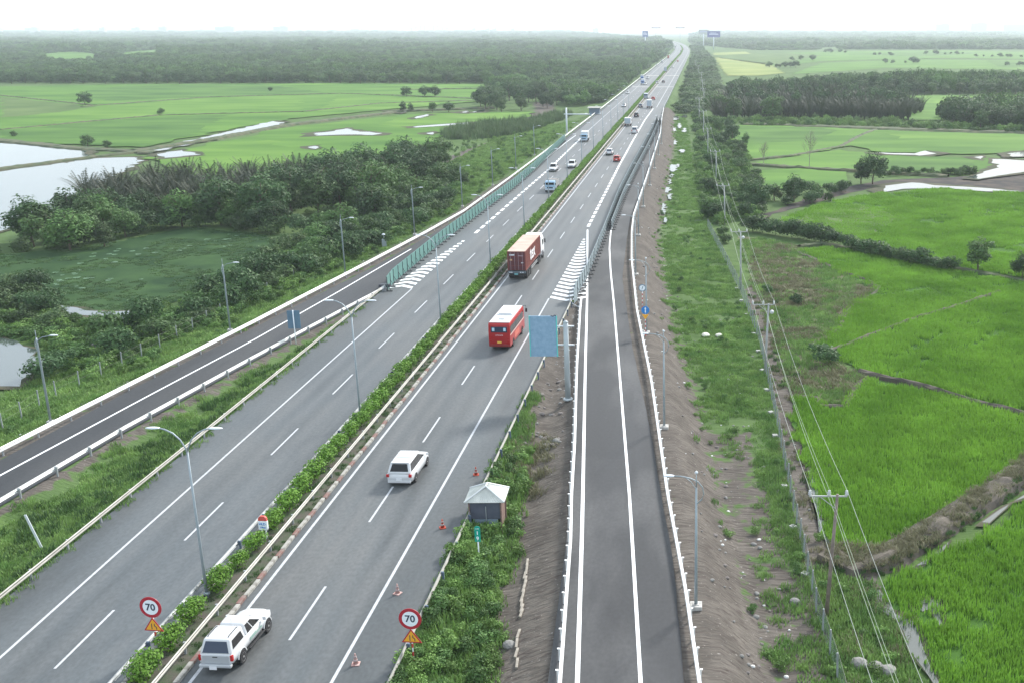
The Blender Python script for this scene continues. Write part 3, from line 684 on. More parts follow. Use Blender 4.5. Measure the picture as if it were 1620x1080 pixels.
sheet('rice_field', px([(1128, 84), (1180, 82), (1200, 92), (1222, 104), (1240, 116), (1200, 120), (1150, 120), (1136, 100)], ZF + .3), ZF + .3, RICEY, jag=5)
sheet('mud_flat', px([(1340, 296), (1400, 285), (1500, 281), (1590, 274), (1720, 270), (1720, 312), (1620, 303), (1500, 294), (1400, 292), (1330, 310), (1230, 338), (1200, 350), (1230, 330)], ZF + .04), ZF + .06, mat('grey mud', (.045, .042, .042), .95, spec=.1, c2=(.085, .07, .06), vs=.25, coord='World', contrast=(.4, .6)), jag=3)
LAG = [(-150, 418), (0, 404), (150, 388), (300, 360), (420, 372), (440, 390), (380, 430), (300, 470), (235, 490), (160, 498), (90, 484), (40, 470), (-20, 440), (-150, 440)]
sheet('lily_pond', px(LAG, ZF + .12), ZF + .12, mat('floating weed', (.020, .046, .020), .95, spec=.05, c2=(.044, .085, .032), vs=.22, det=9, coord='World', contrast=(.35, .65), bump=.8, bs=1.5), jag=3)
def ridge(name, pts, w, h, m, jit=.12, kind='structure'):
    P = [Vector(at(u, v, ZF)) for u, v in pts]; Q = []
    for a, b_ in zip(P, P[1:]):
        L = (b_ - a).length; k = max(1, int(L / max(.9, w * .5)))
        Q += [a.lerp(b_, i / k) for i in range(k)]
    Q.append(P[-1]); rings = []
    for i, q in enumerate(Q):
        d = (Q[min(i + 1, len(Q) - 1)] - Q[max(i - 1, 0)]).normalized(); s = Vector((-d.y, d.x)); r = []
        for u, z in ((-.5, -.1), (-.36, .75), (-.1, 1.05), (.18, .95), (.38, .7), (.5, -.1)):
            uu = u * w * (1 + jit * 2 * noise.noise(Vector((q.x * .5 + u * 7, q.y * .5, 1)))); zz = ZF + (z * h * (1 + jit * 3 * noise.noise(Vector((q.x * .8, q.y * .8, u * 9)))) if z > 0 else -.1)
            r.append((q.x + s.x * uu, q.y + s.y * uu, zz))
        rings.append(r)
    mb = MB()
    for a, b_ in zip(rings, rings[1:]):
        for j in range(5): mb.face([a[j], b_[j], b_[j + 1], a[j + 1]])
    return put(name, mb.mesh(name, m), kind=kind)
MUD = mat('bund earth', (.055, .047, .040), .95, c2=(.115, .098, .078), vs=.7, det=7, coord='World', contrast=(.35, .65), bump=1.0, bs=3)
MUDG = mat('grassy bund', (.045, .07, .03), .95, c2=(.10, .10, .055), vs=.4, det=7, coord='World', contrast=(.35, .65), bump=1.0, bs=3)
for pts, w, h, m, *jj in [
    ([(1312, 880), (1350, 902), (1400, 888), (1450, 858), (1500, 825), (1560, 788), (1640, 736), (1720, 690)], 2.9, .62, MUD, .18),
    ([(1360, 590), (1400, 600), (1464, 614), (1533, 636), (1600, 652), (1720, 682)], 1.0, .5, MUD), ([(1312, 557), (1340, 548), (1380, 532), (1450, 505), (1507, 489), (1580, 464)], .9, .42, MUD),
    ([(1265, 392), (1300, 388), (1400, 403), (1513, 428), (1620, 447), (1760, 472)], 1.6, .55, MUDG), ([(1283, 547), (1328, 523), (1336, 500), (1353, 482), (1380, 468), (1392, 457), (1373, 445), (1333, 431), (1290, 412), (1262, 400)], .9, .28, MUD),
    ([(1257, 628), (1292, 632), (1300, 643), (1339, 645), (1351, 620), (1370, 598)], .9, .3, MUD),
    ([(1190, 262), (1290, 269), (1400, 275), (1500, 281)], 3, .7, MUDG), ([(1180, 255), (1250, 248), (1330, 233), (1360, 216), (1385, 206)], 2.2, .5, MUDG), ([(1180, 197), (1380, 204), (1620, 211), (1800, 216)], 8, .7, MUDG),
    ([(215, 241), (330, 223), (450, 200), (640, 177), (780, 172)], 5, .8, MUDG), ([(-140, 286), (0, 269), (130, 252), (215, 242)], 3.5, .6, MUDG), ([(-140, 216), (0, 223), (120, 236), (220, 241), (250, 243)], 6, .6, MUDG),
    ([(0, 207), (250, 184), (480, 178)], 2.5, .6, MUDG), ([(130, 170), (330, 155), (540, 149), (700, 155), (760, 158)], 3, .6, MUDG), ([(0, 152), (150, 168)], 3, .6, MUDG), ([(480, 178), (600, 165), (760, 160)], 3, .6, MUDG), ([(640, 143), (760, 141)], 3, .7, MUDG)]:
    ridge('field_bund', pts, w, h, m, *(jj or [.16]))

# ================================================================== GUARDRAILS, BARRIERS, LAMPS
def interp_fn(tab): return (lambda y: interp(tab, y)) if isinstance(tab, list) else (lambda y: tab)
def wbeam(name, label, xf, y0, y1, m, side, post_pitch=4.0, group=None, zc=.60, hh=.155, postm=None, near=300, cap=True, reflect=False):
    """W-beam guardrail: face towards side (+1 / -1), posts behind it, spacer blocks"""
    t = thing(name, label, 'guardrail', (xf(y0), y0, 0), 0, group); ox, oy = xf(y0), y0
    mb = MB(); st = []; y = y0
    while y < y1: st.append(y); y += max(2.0, min(25, y * .02))
    st.append(y1); prev = None
    prof = [(0, -hh), (.045, -hh * .78), (.045, -hh * .38), (-.03, -.01), (.045, hh * .38), (.045, hh * .78), (0, hh), (-.02, hh), (.022, hh * .6), (-.05, 0), (.022, -hh * .6), (-.02, -hh)]
    rings = [[(xf(y) + bend(y) + side * a - ox, y - oy, zc + z) for a, z in prof] for y in st]
    mb.loft(rings); put('rail', mb.mesh('rail', m), t)
    pb = MB(); pb.box((-side * .14, 0, .32), (.11, .11, .80)); pb.box((-side * .06, 0, zc), (.07, .12, .26)); pm = pb.mesh('post', postm or GALV)
    n_ = 0; y = y0 + 1; far = MB()
    while y < y1:
        if n_ < near: 
            g = max(-1.0, on(xf(y) - side * .14, y) + .05); o = put('post', pm, t, (xf(y) + bend(y) - ox, y - oy, min(0, g)))
        elif y < 1200: far.box((xf(y) + bend(y) - ox - side * .14, y - oy, .3), (.11, .11, .8))
        n_ += 1; y += post_pitch
    if far.v: put('far_posts', far.mesh('far posts', postm or GALV), t, kind='stuff')
    return t
BLUEP = mat('blue rubber post cap', (.10, .14, .20), .6)
wbeam('guardrail', 'weathered beige guardrail along the outer edge of the left carriageway', lambda y: -41.0 if y < 131 else -41.0, 22, 136.5, RAILOLD, 1, 4.0)
wbeam('guardrail', 'bright white guardrail between the dark left slip road and the grass strip', lambda y: interp(LINNER, y), 30, 135.5, RAILW, -1, 4.0)
wbeam('guardrail', 'long white guardrail on the outer edge of the left slip road', lambda y: interp(LRAIL, y), 30, 1500, RAILW, 1, 4.0, near=75, hh=.2)
wbeam('guardrail', 'thin grey guardrail on the left side of the hedge in the median', lambda y: -29.95, 22, 1500, GALV, -1, 4.0, near=60, postm=BLUEP)
wbeam('guardrail', 'beige guardrail on the right side of the hedge above the red and white kerb', lambda y: -27.72, 22, 1500, RAILOLD, 1, 4.0, near=60)
wbeam('guardrail', 'pale guardrail with blue grey posts between the right carriageway and the weeds', lambda y: -15.78, 26, 129.5, RAILOLD, -1, 4.0, postm=BLUEP)
def piperail(name, label, tab, y0, y1, side, pitch=2.0):
    xf = lambda y: interp(tab, y); ox, oy = xf(y0), y0; t = thing(name, label, 'guardrail', (ox, oy, 0)); st = []; y = y0
    while y < y1: st.append(y); y += 1.6
    st.append(y1); mb = MB()
    rings = [[(xf(y) + a - ox, y - oy, z) for a, z in ((-.085, .44), (-.085, .74), (.085, .74), (.085, .44))] for y in st]
    mb.loft(rings); put('rail', mb.mesh('rail', RAILW, bevel=0), t)
    pb = MB(); pb.box((side * .16, 0, .30), (.09, .09, .84)); pb.box((side * .20, 0, .735), (.14, .12, .03)); pm = pb.mesh('post', RAILW); y = y0 + .6; k = 0; far = MB()
    while y < y1:
        if k < 150: put('post', pm, t, (xf(y) - ox, y - oy, min(0, on(xf(y) + side * .16, y) + .05)))
        k += 1; y += pitch
    return t
piperail('guardrail', 'white box rail on the left edge of the right slip road', RINNER, 40, 129.5, -1)
piperail('guardrail', 'white box rail curving along the right edge of the right slip road', RRAIL, 40, 470, 1, 2.05)
strip_l = wbeam('guardrail', 'low far guardrail on the right shoulder beyond the slip road', lambda y: -15.9, 472, 1500, GALV, -1, 4.0, near=10)

def meshscreen(name, m_sheet, label, xf, y0, y1, h, pitch, side, footm, double=False):
    t = thing(name, label, 'fence', (xf(y0), y0, 0)); ox, oy = xf(y0), y0; y = y0; k = 0
    fp = MB(); fp.box((side * .05, 0, h / 2), (.06, .06, h - .1)); fp.box((side * .3, 0, .05), (.75, .22, .10)); fp.tube([(side * .5, 0, .08), (0, 0, h * .55)], .03, 4); fp = fp.mesh('post', footm)
    pc = {}
    while y < y1 - .01:
        y2 = min(y1, y + pitch); x1_, x2_ = xf(y) - ox, xf(y2) - ox
        mb = MB(); hh = h * (1 + .0); dz = .01 * math.sin(k * 2.3); ux = .006 * math.sin(k * 1.7)
        mb.loft([[(x1_ - .02, y - oy, .10), (x1_ + .02, y - oy, .10), (x1_ + .02 + ux, y - oy, hh + dz), (x1_ - .02 + ux, y - oy, hh + dz)],
                 [(x2_ - .02, y2 - oy - .02, .10), (x2_ + .02, y2 - oy - .02, .10), (x2_ + .02 - ux, y2 - oy - .02, hh - dz), (x2_ - .02 - ux, y2 - oy - .02, hh - dz)]])
        put('screen_panel', mb.mesh('screen panel', m_sheet), t); put('post', fp, t, (x1_, y - oy, 0)); y = y2; k += 1
    return t
TEAL = mat('teal screen sheet', (.080, .195, .180), .7, c2=(.088, .21, .192), vs=.5, contrast=(.3, .7))
GREYS = mat('blue grey screen mesh', (.20, .26, .285), .6, c2=(.27, .32, .34), vs=.6, contrast=(.3, .7))
FOOTD = mat('dark steel foot', (.045, .05, .055), .6)
GF = [(134.6, -40.45), (139.7, -41.0), (162, -41.15), (184, -40.9), (230, -40.0), (262, -40.2), (300, -41.0), (334, -41.6)]
meshscreen('screen_fence', TEAL, 'long teal green screen fence dividing left slip road from carriageway', lambda y: interp(GF, y), 135, 334, 1.95, 2.4, 1, FOOTD)
RF = [(130, -15.75), (145, -15.4), (176, -15.8), (219, -16.5), (260, -16.5), (372, -16.0), (412, -16.3)]
meshscreen('screen_fence', GREYS, 'long blue grey screen fence dividing right carriageway from slip road', lambda y: interp(RF, y), 131, 410, 1.85, 2.4, 1, FOOTD)
RF2 = [(176, -15.0), (219, -15.55), (260, -15.4), (330, -14.9), (372, -14.9), (412, -15.3)]
meshscreen('screen_fence', GREYS, 'second blue grey screen row, on the slip road side of the long one', lambda y: interp(RF2, y), 180, 408, 1.6, 2.4, 1, FOOTD)
# two end panels and the steel nose of the right screen
t = thing('crash_cushion', 'grey barrier end panels at the nose of the right screen fence', 'barrier', (-15.9, 129.3, 0))
mb = MB(); mb.box((-.35, .6, .95), (.05, 1.9, 1.8), .12); put('end_panel', mb.mesh('end panel', GREYS), t)
mb = MB(); mb.box((.45, .3, .95), (.05, 1.9, 1.8), -.1); put('end_panel', mb.mesh('end panel', GREYS), t)
mb = MB(); mb.tube([(-.2, -.9, .55), (.1, -1.3, .3), (1.2, -2.6, .05)], .06, 6); mb.tube([(-.3, 1.4, 1.7), (.4, 1.3, 1.7)], .04, 5); put('brace', mb.mesh('brace', GALV), t)
t = thing('barrier_end', 'dark rounded guardrail nose at the foot of the teal screen', 'barrier', (-41.0, 134.6, 0))
mb = MB(); mb.prism([(math.cos(a) * .75, math.sin(a) * 1.0) for a in [math.pi * k / 8 for k in range(9)]], .42, .76, 'xy'); put('nose', mb.mesh('nose', mat('dark nose', (.06, .065, .08), .5)), t, (0, .9, 0))
mb = MB(); mb.box((0, .5, .3), (.12, .12, .8)); put('post', mb.mesh('post', GALV), t)

# ---- street lamps
def lamp_head(mb, c, d, L=.75):
    """flattened ellipsoid pointing along d (unit x direction)"""
    rings = []
    for k in range(7):
        s = k / 6; r = math.sin(math.pi * (.12 + .8 * s)) ** .7
        rings.append([(c[0] + d * (s * L), c[1] + math.cos(t) * .16 * r, c[2] + math.sin(t) * (.085 if math.sin(t) > 0 else .045) * r + .10 * s * 0) for t in [2 * math.pi * j / 10 for j in range(10)]])
    mb.loft(rings)
def lamp_left():
    t = thing('street_lamp', 'x', 'street lamp', (0, 0, 0))
    q = MB(); q.tube([(0, 0, -.8), (0, 0, 7.0), (0, 0, 7.4)], .11, 8, .06); q.tube([(0, 0, 7.35), (0, 0, 8.05)], .045, 6, .02); put('pole', q.mesh('pole', POLE, smooth=True), t)
    q = MB(); q.tube([(0, 0, 6.95), (.18, 0, 7.25), (.5, 0, 7.45), (1.25, 0, 7.6)], .04, 6, .03)
    q.tube([(0, 0, 7.55), (-.16, 0, 7.1), (-.2, 0, 6.7), (-.1, 0, 6.3), (.02, 0, 6.0)], .03, 5); q.tube([(0, 0, 6.3), (-.12, 0, 6.7), (.02, 0, 7.0)], .02, 5); put('arm', q.mesh('arm', POLE, smooth=True), t)
    q = MB(); lamp_head(q, (1.2, 0, 7.62), 1, .7); put('lamp_head', q.mesh('head', LAMPH, smooth=True), t)
    q = MB(); q.box((0, 0, -.9), (.5, .5, 1.7)); put('footing', q.mesh('footing', CONC), t)
    return t
def lamp_right():
    t = thing('street_lamp', 'x', 'street lamp')
    q = MB(); q.tube([(0, 0, 0), (0, 0, 3.5), (0, 0, 7.6)], .105, 8, .055); q.tube([(0, 0, 7.6), (0, 0, 8.45)], .04, 6, .025); put('pole', q.mesh('pole', POLE, smooth=True), t)
    q = MB(); q.lathe([(.02, 8.4), (.1, 8.48), (.1, 8.55), (.02, 8.62)], n=8); put('finial', q.mesh('finial', LAMPH, smooth=True), t)
    q = MB(); q.tube([(.05, 0, 6.6), (.30, 0, 6.85), (.42, 0, 7.2), (.36, 0, 7.6), (.1, 0, 7.95), (-.3, 0, 8.15), (-.8, 0, 8.27), (-1.3, 0, 8.3)], .035, 6)
    q.tube([(0, 0, 7.1), (-.02, 0, 7.5), (-.3, 0, 7.95), (-.6, 0, 8.2)], .022, 5); put('arm', q.mesh('arm', POLE, smooth=True), t)
    q = MB(); lamp_head(q, (-1.25, 0, 8.3), -1, .62); put('lamp_head', q.mesh('head', LAMPH, smooth=True), t)
    q = MB(); q.box((0, 0, -.18), (.72, .72, .75)); q.box((0, 0, .21), (.4, .4, .04)); put('footing', q.mesh('footing', CONC, bevel=.03), t)
    return t
def lamp_double():
    t = thing('double_street_lamp', 'x', 'street lamp')
    q = MB(); q.tube([(0, 0, -.2), (0, 0, 4.5), (0, 0, 9.3)], .10, 8, .055); q.lathe([(.2, .2), (.2, .32), (.14, .36)], n=8); put('pole', q.mesh('pole', POLE, smooth=True), t)
    for s in (-1, 1):
        q = MB(); q.tube([(0, 0, 9.15), (s * .08, 0, 9.55), (s * .32, 0, 10.05), (s * .7, 0, 10.45), (s * 1.15, 0, 10.68), (s * 1.45, 0, 10.74)], .045, 6); put('arm', q.mesh('arm', POLE, smooth=True), t)
        q = MB(); lamp_head(q, (s * 1.4, 0, 10.75), s, .8); put('lamp_head', q.mesh('head', LAMPH, smooth=True), t)
    return t
LL = lamp_left(); LR = lamp_right(); LD = lamp_double(); index_children(LL, LR, LD)
def ordinal(k): return ['nearest', 'second', 'third', 'fourth', 'fifth', 'sixth', 'seventh', 'eighth', 'ninth', 'tenth', 'eleventh', 'twelfth', 'thirteenth', 'fourteenth'][k]
first = True
for k, y in enumerate([87 + 29.8 * i for i in range(8)]):
    x = interp(LRAIL, y) - (1.9 if k < 2 else 2.6); lab = f'single-arm street lamp beside the left slip road, {ordinal(k)} one along the white rail'
    if k == 0: LL.location = (-56.4, y, 0); LL['label'] = lab; LL['group'] = 'street lamps along the left slip road'; continue
    copy_tree(LL, (x if k > 2 else (-53.3, -49.7)[k - 1], y, 0), 0, lab)
for k, y in enumerate([56.3 + 29.7 * i for i in range(10)]):
    x = (-.16, -3.0, -5.95, -8.9)[k] if k < 4 else interp(RRAIL, y) + 1.15; lab = f'curved-arm street lamp on the dirt bank beside the right slip road, {ordinal(k)} one'
    if k == 0: LR.location = (x, y, 0); LR['label'] = lab; LR['group'] = 'street lamps along the right slip road'; continue
    copy_tree(LR, (x, y, -.03), 0, lab)
for k, y in enumerate([57.0 + 30 * i for i in range(14)]):
    lab = f'tall double-armed street lamp in the median hedge, {ordinal(k)} one' if k < 7 else 'tall thin double-armed street lamp in the far median hedge'
    if k == 0: LD.location = (-29.35, y, 0); LD['label'] = lab; LD['group'] = 'double street lamps in the median'; continue
    copy_tree(LD, (-29.3, y, 0), 0, lab, group='double street lamps in the median' if k < 7 else 'far double street lamps in the median')

# ================================================================== SIGNS
def textmesh(body, size, m, name='lettering', ext=.004, sx=1.0, bold=0.0):
    c = bpy.data.curves.new(name, 'FONT'); c.body = body; c.size = size; c.extrude = ext; c.align_x = 'CENTER'; c.align_y = 'CENTER'; c.offset = bold; c.resolution_u = 3
    o = bpy.data.objects.new(name, c); COL.objects.link(o); dg = bpy.context.evaluated_depsgraph_get(); me = bpy.data.meshes.new_from_object(o.evaluated_get(dg))
    COL.objects.unlink(o); bpy.data.objects.remove(o); me.materials.clear(); me.materials.append(m)
    rot = Matrix.Rotation(math.pi / 2, 4, 'X'); sc = Matrix.Diagonal((sx, 1, 1, 1)); me.transform(rot @ sc); return me     # lies in the xz plane facing -y
def disc(mb, r, y0, y1, c=(0, 0), n=32): mb.prism([(c[0] + math.cos(2 * math.pi * k / n) * r, c[1] + math.sin(2 * math.pi * k / n) * r) for k in range(n)], y0, y1, 'xz')
def speed_sign(label, loc, zc, rz, zpost):
    t = thing('speed_limit_sign', label, 'road sign', loc, rz)
    q = MB(); q.tube([(0, .05, zpost), (0, .05, zc + .55)], .045, 8); o = put('post', q.mesh('post', SWHITE, smooth=True), t)
    for i in range(3):
        q = MB(); z = zc - 1.75 - i * .5; q.tube([(0, .05, z), (0, .05, z + .25)], .049, 8); put('red_band', q.mesh('red band', POSTR), o)
    q = MB(); disc(q, .62, -.012, .012, (0, zc)); p = put('disc', q.mesh('disc', SRED), t)
    q = MB(); disc(q, .44, -.018, -.0125, (0, zc)); put('white_field', q.mesh('white field', SWHITE), p)
    put('lettering', textmesh('70', .56, SBLACK, bold=.012), p, (0, -.024, zc))
    z0 = zc - 1.42
    q = MB(); q.prism([(-.56, z0), (.56, z0), (0, z0 + .82)], -.012, .012, 'xz'); p = put('warning_triangle', q.mesh('triangle', SRED), t)
    q = MB(); q.prism([(-.44, z0 + .065), (.44, z0 + .065), (0, z0 + .71)], -.018, -.0125, 'xz'); put('amber_field', q.mesh('field', SAMB), p)
    q = MB(); q.box((-.085, -.022, z0 + .28), (.045, .006, .34)); 
    q.prism([(.16, z0 + .10), (.205, z0 + .10), (.205, z0 + .24), (.10, z0 + .34), (.10, z0 + .45), (.055, z0 + .45), (.055, z0 + .31), (.16, z0 + .22)], -.025, -.019, 'xz'); put('narrow_road_symbol', q.mesh('symbol', SBLACK), p)
    return t
speed_sign('round red and white 70 sign over amber triangle beside the right guardrail', (-15.35, 50.6, 0), 2.45, R(-4), -.9)
speed_sign('round red and white 70 sign over amber triangle in the median hedge', (-29.35, 50.9, 0), 2.85, R(-6), -.2)
t = thing('milestone', 'white kilometre stone with red top standing on two legs in the hedge', 'milestone', (-28.95, 64.8, 0), R(-5))
q = MB(); q.prism([(-.28, .62), (.28, .62), (.31, .72), (.31, 1.28), (-.31, 1.28), (-.31, .72)], -.09, .09, 'xz'); put('tablet', q.mesh('tablet', SWHITE, bevel=.02), t)
q = MB(); q.prism([(-.31, 1.283), (.31, 1.283), (.27, 1.5), (.14, 1.62), (-.14, 1.62), (-.27, 1.5)], -.09, .09, 'xz'); put('red_top', q.mesh('red top', mat('faded red', (.55, .09, .07), .6), bevel=.02), t)
for s in (-.14, .14): q = MB(); q.box((s, 0, .25), (.07, .07, .76)); put('leg', q.mesh('leg', SWHITE), t)
put('lettering', textmesh('HLD', .24, SBLUE, bold=.006), t, (-.02, -.098, 1.06)); put('lettering', textmesh('19km', .18, SBLUE, bold=.004), t, (0, -.098, .82))
t = thing('kilometre_sign', 'slim green kilometre sign on a white post in the weeds by the hut', 'road sign', (-14.3, 63.0, 0), R(-3))
q = MB(); q.tube([(0, .03, -1.6), (0, .03, 1.7)], .045, 8); put('post', q.mesh('post', SWHITE, smooth=True), t)
q = MB(); q.prism([(-.19, .75), (.19, .75), (.19, 1.72), (.14, 1.82), (0, 1.86), (-.14, 1.82), (-.19, 1.72)], -.015, .01, 'xz'); put('plate', q.mesh('plate', SGREEN), t)
put('lettering', textmesh('KM', .15, SWHITE), t, (0, -.02, 1.66)); put('lettering', textmesh('1', .36, SWHITE, bold=.01), t, (0, -.02, 1.36)); put('lettering', textmesh('9', .36, SWHITE, bold=.01), t, (0, -.02, .98))
# wrapped sign on its single mast
t = thing('wrapped_sign', 'large upright sign panel wrapped in blue mesh on a grey mast', 'sign', (-12.1, 93.4, 0))
q = MB(); q.tube([(0, 0, -.2), (0, 0, 3.6), (0, 0, 7.2)], .27, 14, .22); q.lathe([(.24, 7.19), (.24, 7.23), (.06, 7.4)], n=14); q.lathe([(.45, -.15), (.45, .0), (.3, .05)], n=12); put('mast', q.mesh('mast', mat('mast paint', (.40, .44, .46), .45, metal=.2, var=.06), smooth=True), t)
for z in (6.85, 5.1):
    q = MB(); q.tube([(.75, 0, z), (-3.2, -.05, z)], .075, 8); put('bracket_arm', q.mesh('bracket arm', LAMPH, smooth=True), t)
q = MB(); q.box((-2.02, -.18, 5.95), (2.5, .12, 3.75)); put('panel', q.mesh('panel', mat('blue wrap mesh', (.20, .33, .46), .65, c2=(.27, .41, .54), vs=3, contrast=(.3, .7), bump=.4, bs=9), bevel=.02), t)
for s in (-1, 1): q = MB(); q.box((-2.02 + s * 1.22, -.2, 5.95), (.09, .15, 3.76)); put('edge_strip', q.mesh('edge strip', mat('turquoise edge', (.10, .52, .50), .5)), t)
q = MB(); q.tube([(-1.3, -.2, 7.86), (-1.1, -.22, 7.80), (-.95, -.2, 7.9), (-.8, -.22, 7.85)], .05, 5); put('cable_end', q.mesh('cable end', SBLACK), t)
for i in range(9):
    q = MB(); q.box((.28 if i % 2 else -.28, -.1, .8 + i * .55), (.12, .03, .03)); put('rung', q.mesh('rung', LAMPH), t)
t = thing('guide_sign', 'blue road sign seen from behind on a white post beside the left slip road', 'road sign', (-43.75, 111.2, 0), R(4))
q = MB(); q.tube([(0, 0, -.6), (0, 0, 3.6)], .06, 8); put('post', q.mesh('post', SWHITE, smooth=True), t)
q = MB(); q.box((0, .08, 2.55), (1.35, .03, 2.0)); put('panel', q.mesh('panel', SBACK), t)
t = thing('marker_post', 'slim white post leaning out of the grass strip', 'marker post', (-43.6, 64.0, -.3)); t.rotation_euler = (R(3), R(-14), 0)
q = MB(); q.box((0, 0, 1.15), (.16, .06, 2.5)); put('post', q.mesh('post', LAMPH, bevel=.01), t)
def round_sign(label, loc, zc, white, arrow, tri, post_to):
    t = thing('round_sign', label, 'road sign', loc)
    q = MB(); q.tube([(0, .05, post_to), (0, .05, zc + .3)], .045, 8); o = put('post', q.mesh('post', SWHITE, smooth=True), t)
    for i in range(4): q = MB(); z = zc - .95 - i * .5 - (.5 if tri else 0); q.tube([(0, .05, z), (0, .05, z + .25)], .049, 8); put('red_band', q.mesh('red band', POSTR), o)
    q = MB(); disc(q, .45, -.012, .012, (0, zc)); p = put('disc', q.mesh('disc', SBLUE if not white else SBACK), t)
    if white:
        q = MB(); disc(q, .35, -.018, -.0125, (0, zc)); put('pale_field', q.mesh('field', SWHITE), p)
        q = MB(); q.prism([(-.1, zc - .22), (-.03, zc - .22), (.14, zc + .2), (.05, zc + .2)], -.025, -.019, 'xz'); put('stroke', q.mesh('stroke', SBACK), p)
    else:
        q = MB(); q.box((0, -.016, zc - .02), (.11, .006, .55)); q.prism([(-.12, zc + .15), (.12, zc + .15), (0, zc + .36)], -.022, -.0135, 'xz'); put('arrow', q.mesh('arrow', SWHITE), p)
    if tri:
        q = MB(); q.prism([(-.36, zc - .5), (0, zc - 1.08), (.36, zc - .5)], -.012, .012, 'xz'); p = put('amber_triangle', q.mesh('triangle', SAMB), t)
round_sign('pale round sign with a blue rim on a striped post by the slip road', (-7.0, 127.0, 0), 2.45, True, False, False, -.4)
round_sign('round blue arrow sign above an inverted amber triangle by the slip road', (-6.0, 114.5, 0), 2.9, False, True, True, -.4)
# roadside hut
t = thing('guard_hut', 'small dark hut with a pale hipped metal roof beside the guardrail', 'hut', (-14.75, 68.6, -.7), R(2))
W_, D_, Hh = 2.0, 1.9, 2.25
wall = mat('dark blue hut sheet', (.075, .085, .12), .6, c2=(.10, .11, .145), vs=1.4); wood = mat('hut timber', (.20, .13, .11), .85, var=.2, vs=3)
q = MB(); q.box((0, -D_ / 2, 1.55), (W_, .05, 1.4)); put('front_wall', q.mesh('front wall', wall), t)
q = MB(); q.box((0, -D_ / 2, .45), (W_ - .3, .05, .74)); put('lower_panel', q.mesh('lower panel', mat('pale blue panel', (.22, .28, .36), .5)), t)
q = MB(); q.box((0, D_ / 2, 1.1), (W_, .05, Hh)); put('back_wall', q.mesh('back wall', wall), t)
for s in (-1, 1): q = MB(); q.box((s * (W_ / 2 + .03), 0, 1.15), (.05, D_, 2.2)); put('side_wall', q.mesh('side wall', wall if s < 0 else wood), t)
for sx in (-1, 1):
    for sy in (-1, 1): q = MB(); q.box((sx * (W_ / 2 + .09), sy * (D_ / 2 + .05), 1.05), (.09, .09, 2.6)); put('corner_post', q.mesh('corner post', wood), t)
q = MB(); q.box((.05, -D_ / 2 - .08, .9), (.05, .05, 1.8)); put('door_bar', q.mesh('door bar', GALV), t)
RW, RD, ze, za = 2.75 / 2, 2.5 / 2, 2.18, 2.95; roofm = mat('pale corrugated roof', (.55, .56, .52), .5, c2=(.42, .44, .41), vs=1.5); ap = .28
E_ = [(-RW, -RD, ze), (RW, -RD, ze), (RW, RD, ze), (-RW, RD, ze)]; A_ = [(0, -ap, za), (0, ap, za)]
def slope(p0, p1, q0, q1, k):
    mb = MB(); p0, p1, q0, q1 = map(Vector, (p0, p1, q0, q1)); nrm = (p1 - p0).cross(q0 - p0).normalized()
    if nrm.z < 0: nrm = -nrm
    for i in range(k):
        a, b_ = i / k, (i + 1) / k; c0, c1 = p0.lerp(p1, a), p0.lerp(p1, b_); d0, d1 = q0.lerp(q1, a), q0.lerp(q1, b_); m_ = nrm * .035; cm, dm = (c0 + c1) / 2 + m_, (d0 + d1) / 2 + m_
        mb.face([c0, cm, dm, d0]); mb.face([cm, c1, d1, dm])
        mb.face([c0 - nrm * .02, d0 - nrm * .02, d1 - nrm * .02, c1 - nrm * .02])
    return mb.mesh('roof slope', roofm)
put('roof_slope', slope(E_[0], E_[1], A_[0], (0.001, -ap, za), 14), t); put('roof_slope', slope(E_[1], E_[2], A_[0], A_[1], 12), t)
put('roof_slope', slope(E_[2], E_[3], A_[1], (-.001, ap, za), 14), t); put('roof_slope', slope(E_[3], E_[0], A_[1], A_[0], 12), t)
for e, a in ((E_[0], A_[0]), (E_[1], A_[0]), (E_[2], A_[1]), (E_[3], A_[1]), (A_[0], A_[1])):
    q = MB(); q.tube([(e[0], e[1], e[2] + .04), (a[0], a[1], a[2] + .05)], .06, 5); put('ridge_cap', q.mesh('ridge cap', mat('ridge metal', (.60, .62, .62), .45)), t)
# cones
def cone_at(x, y, label, tilt=0):
    t = thing('traffic_cone', label, 'traffic cone', (x, y, 0), random.uniform(-.4, .4)); cm = mat('faded cone orange', (.42, .065, .035), .7, var=.15, vs=6); cw = mat('cone white band', (.42, .33, .32), .6)
    q = MB(); q.box((0, 0, .025), (.42, .42, .05)); put('base', q.mesh('base', cm, bevel=.01), t)
    q = MB(); q.lathe([(.14, .05), (.035, .64), (.03, .66)], n=14); b_ = put('body', q.mesh('body', cm, smooth=True), t)
    for z0, z1 in ((.2, .31), (.42, .51)): q = MB(); f = lambda z: .14 - (z - .05) * .178 + .005; q.lathe([(f(z0), z0), (f(z1), z1)], n=14); put('white_band', q.mesh('band', cw, smooth=True), b_)
    return t
cone_at(-17.0, 75.6, 'orange cone standing just before the hut roof, farthest up the road'); cone_at(-17.45, 66.5, 'orange traffic cone on the shoulder next to the hut')
c3 = cone_at(-18.1, 57.6, 'faded pinkish cone on the shoulder between hut and 70 sign'); c4 = cone_at(-18.3, 50.1, 'pale worn cone lowest on the shoulder by the white line')
for c in (c3, c4):
    for o in c.children_recursive:
        if o.name.startswith(('body', 'base')): o.data = o.data.copy(); o.data.materials[0] = mat('bleached cone', (.42, .20, .17), .7, c2=(.5, .38, .36), vs=5)
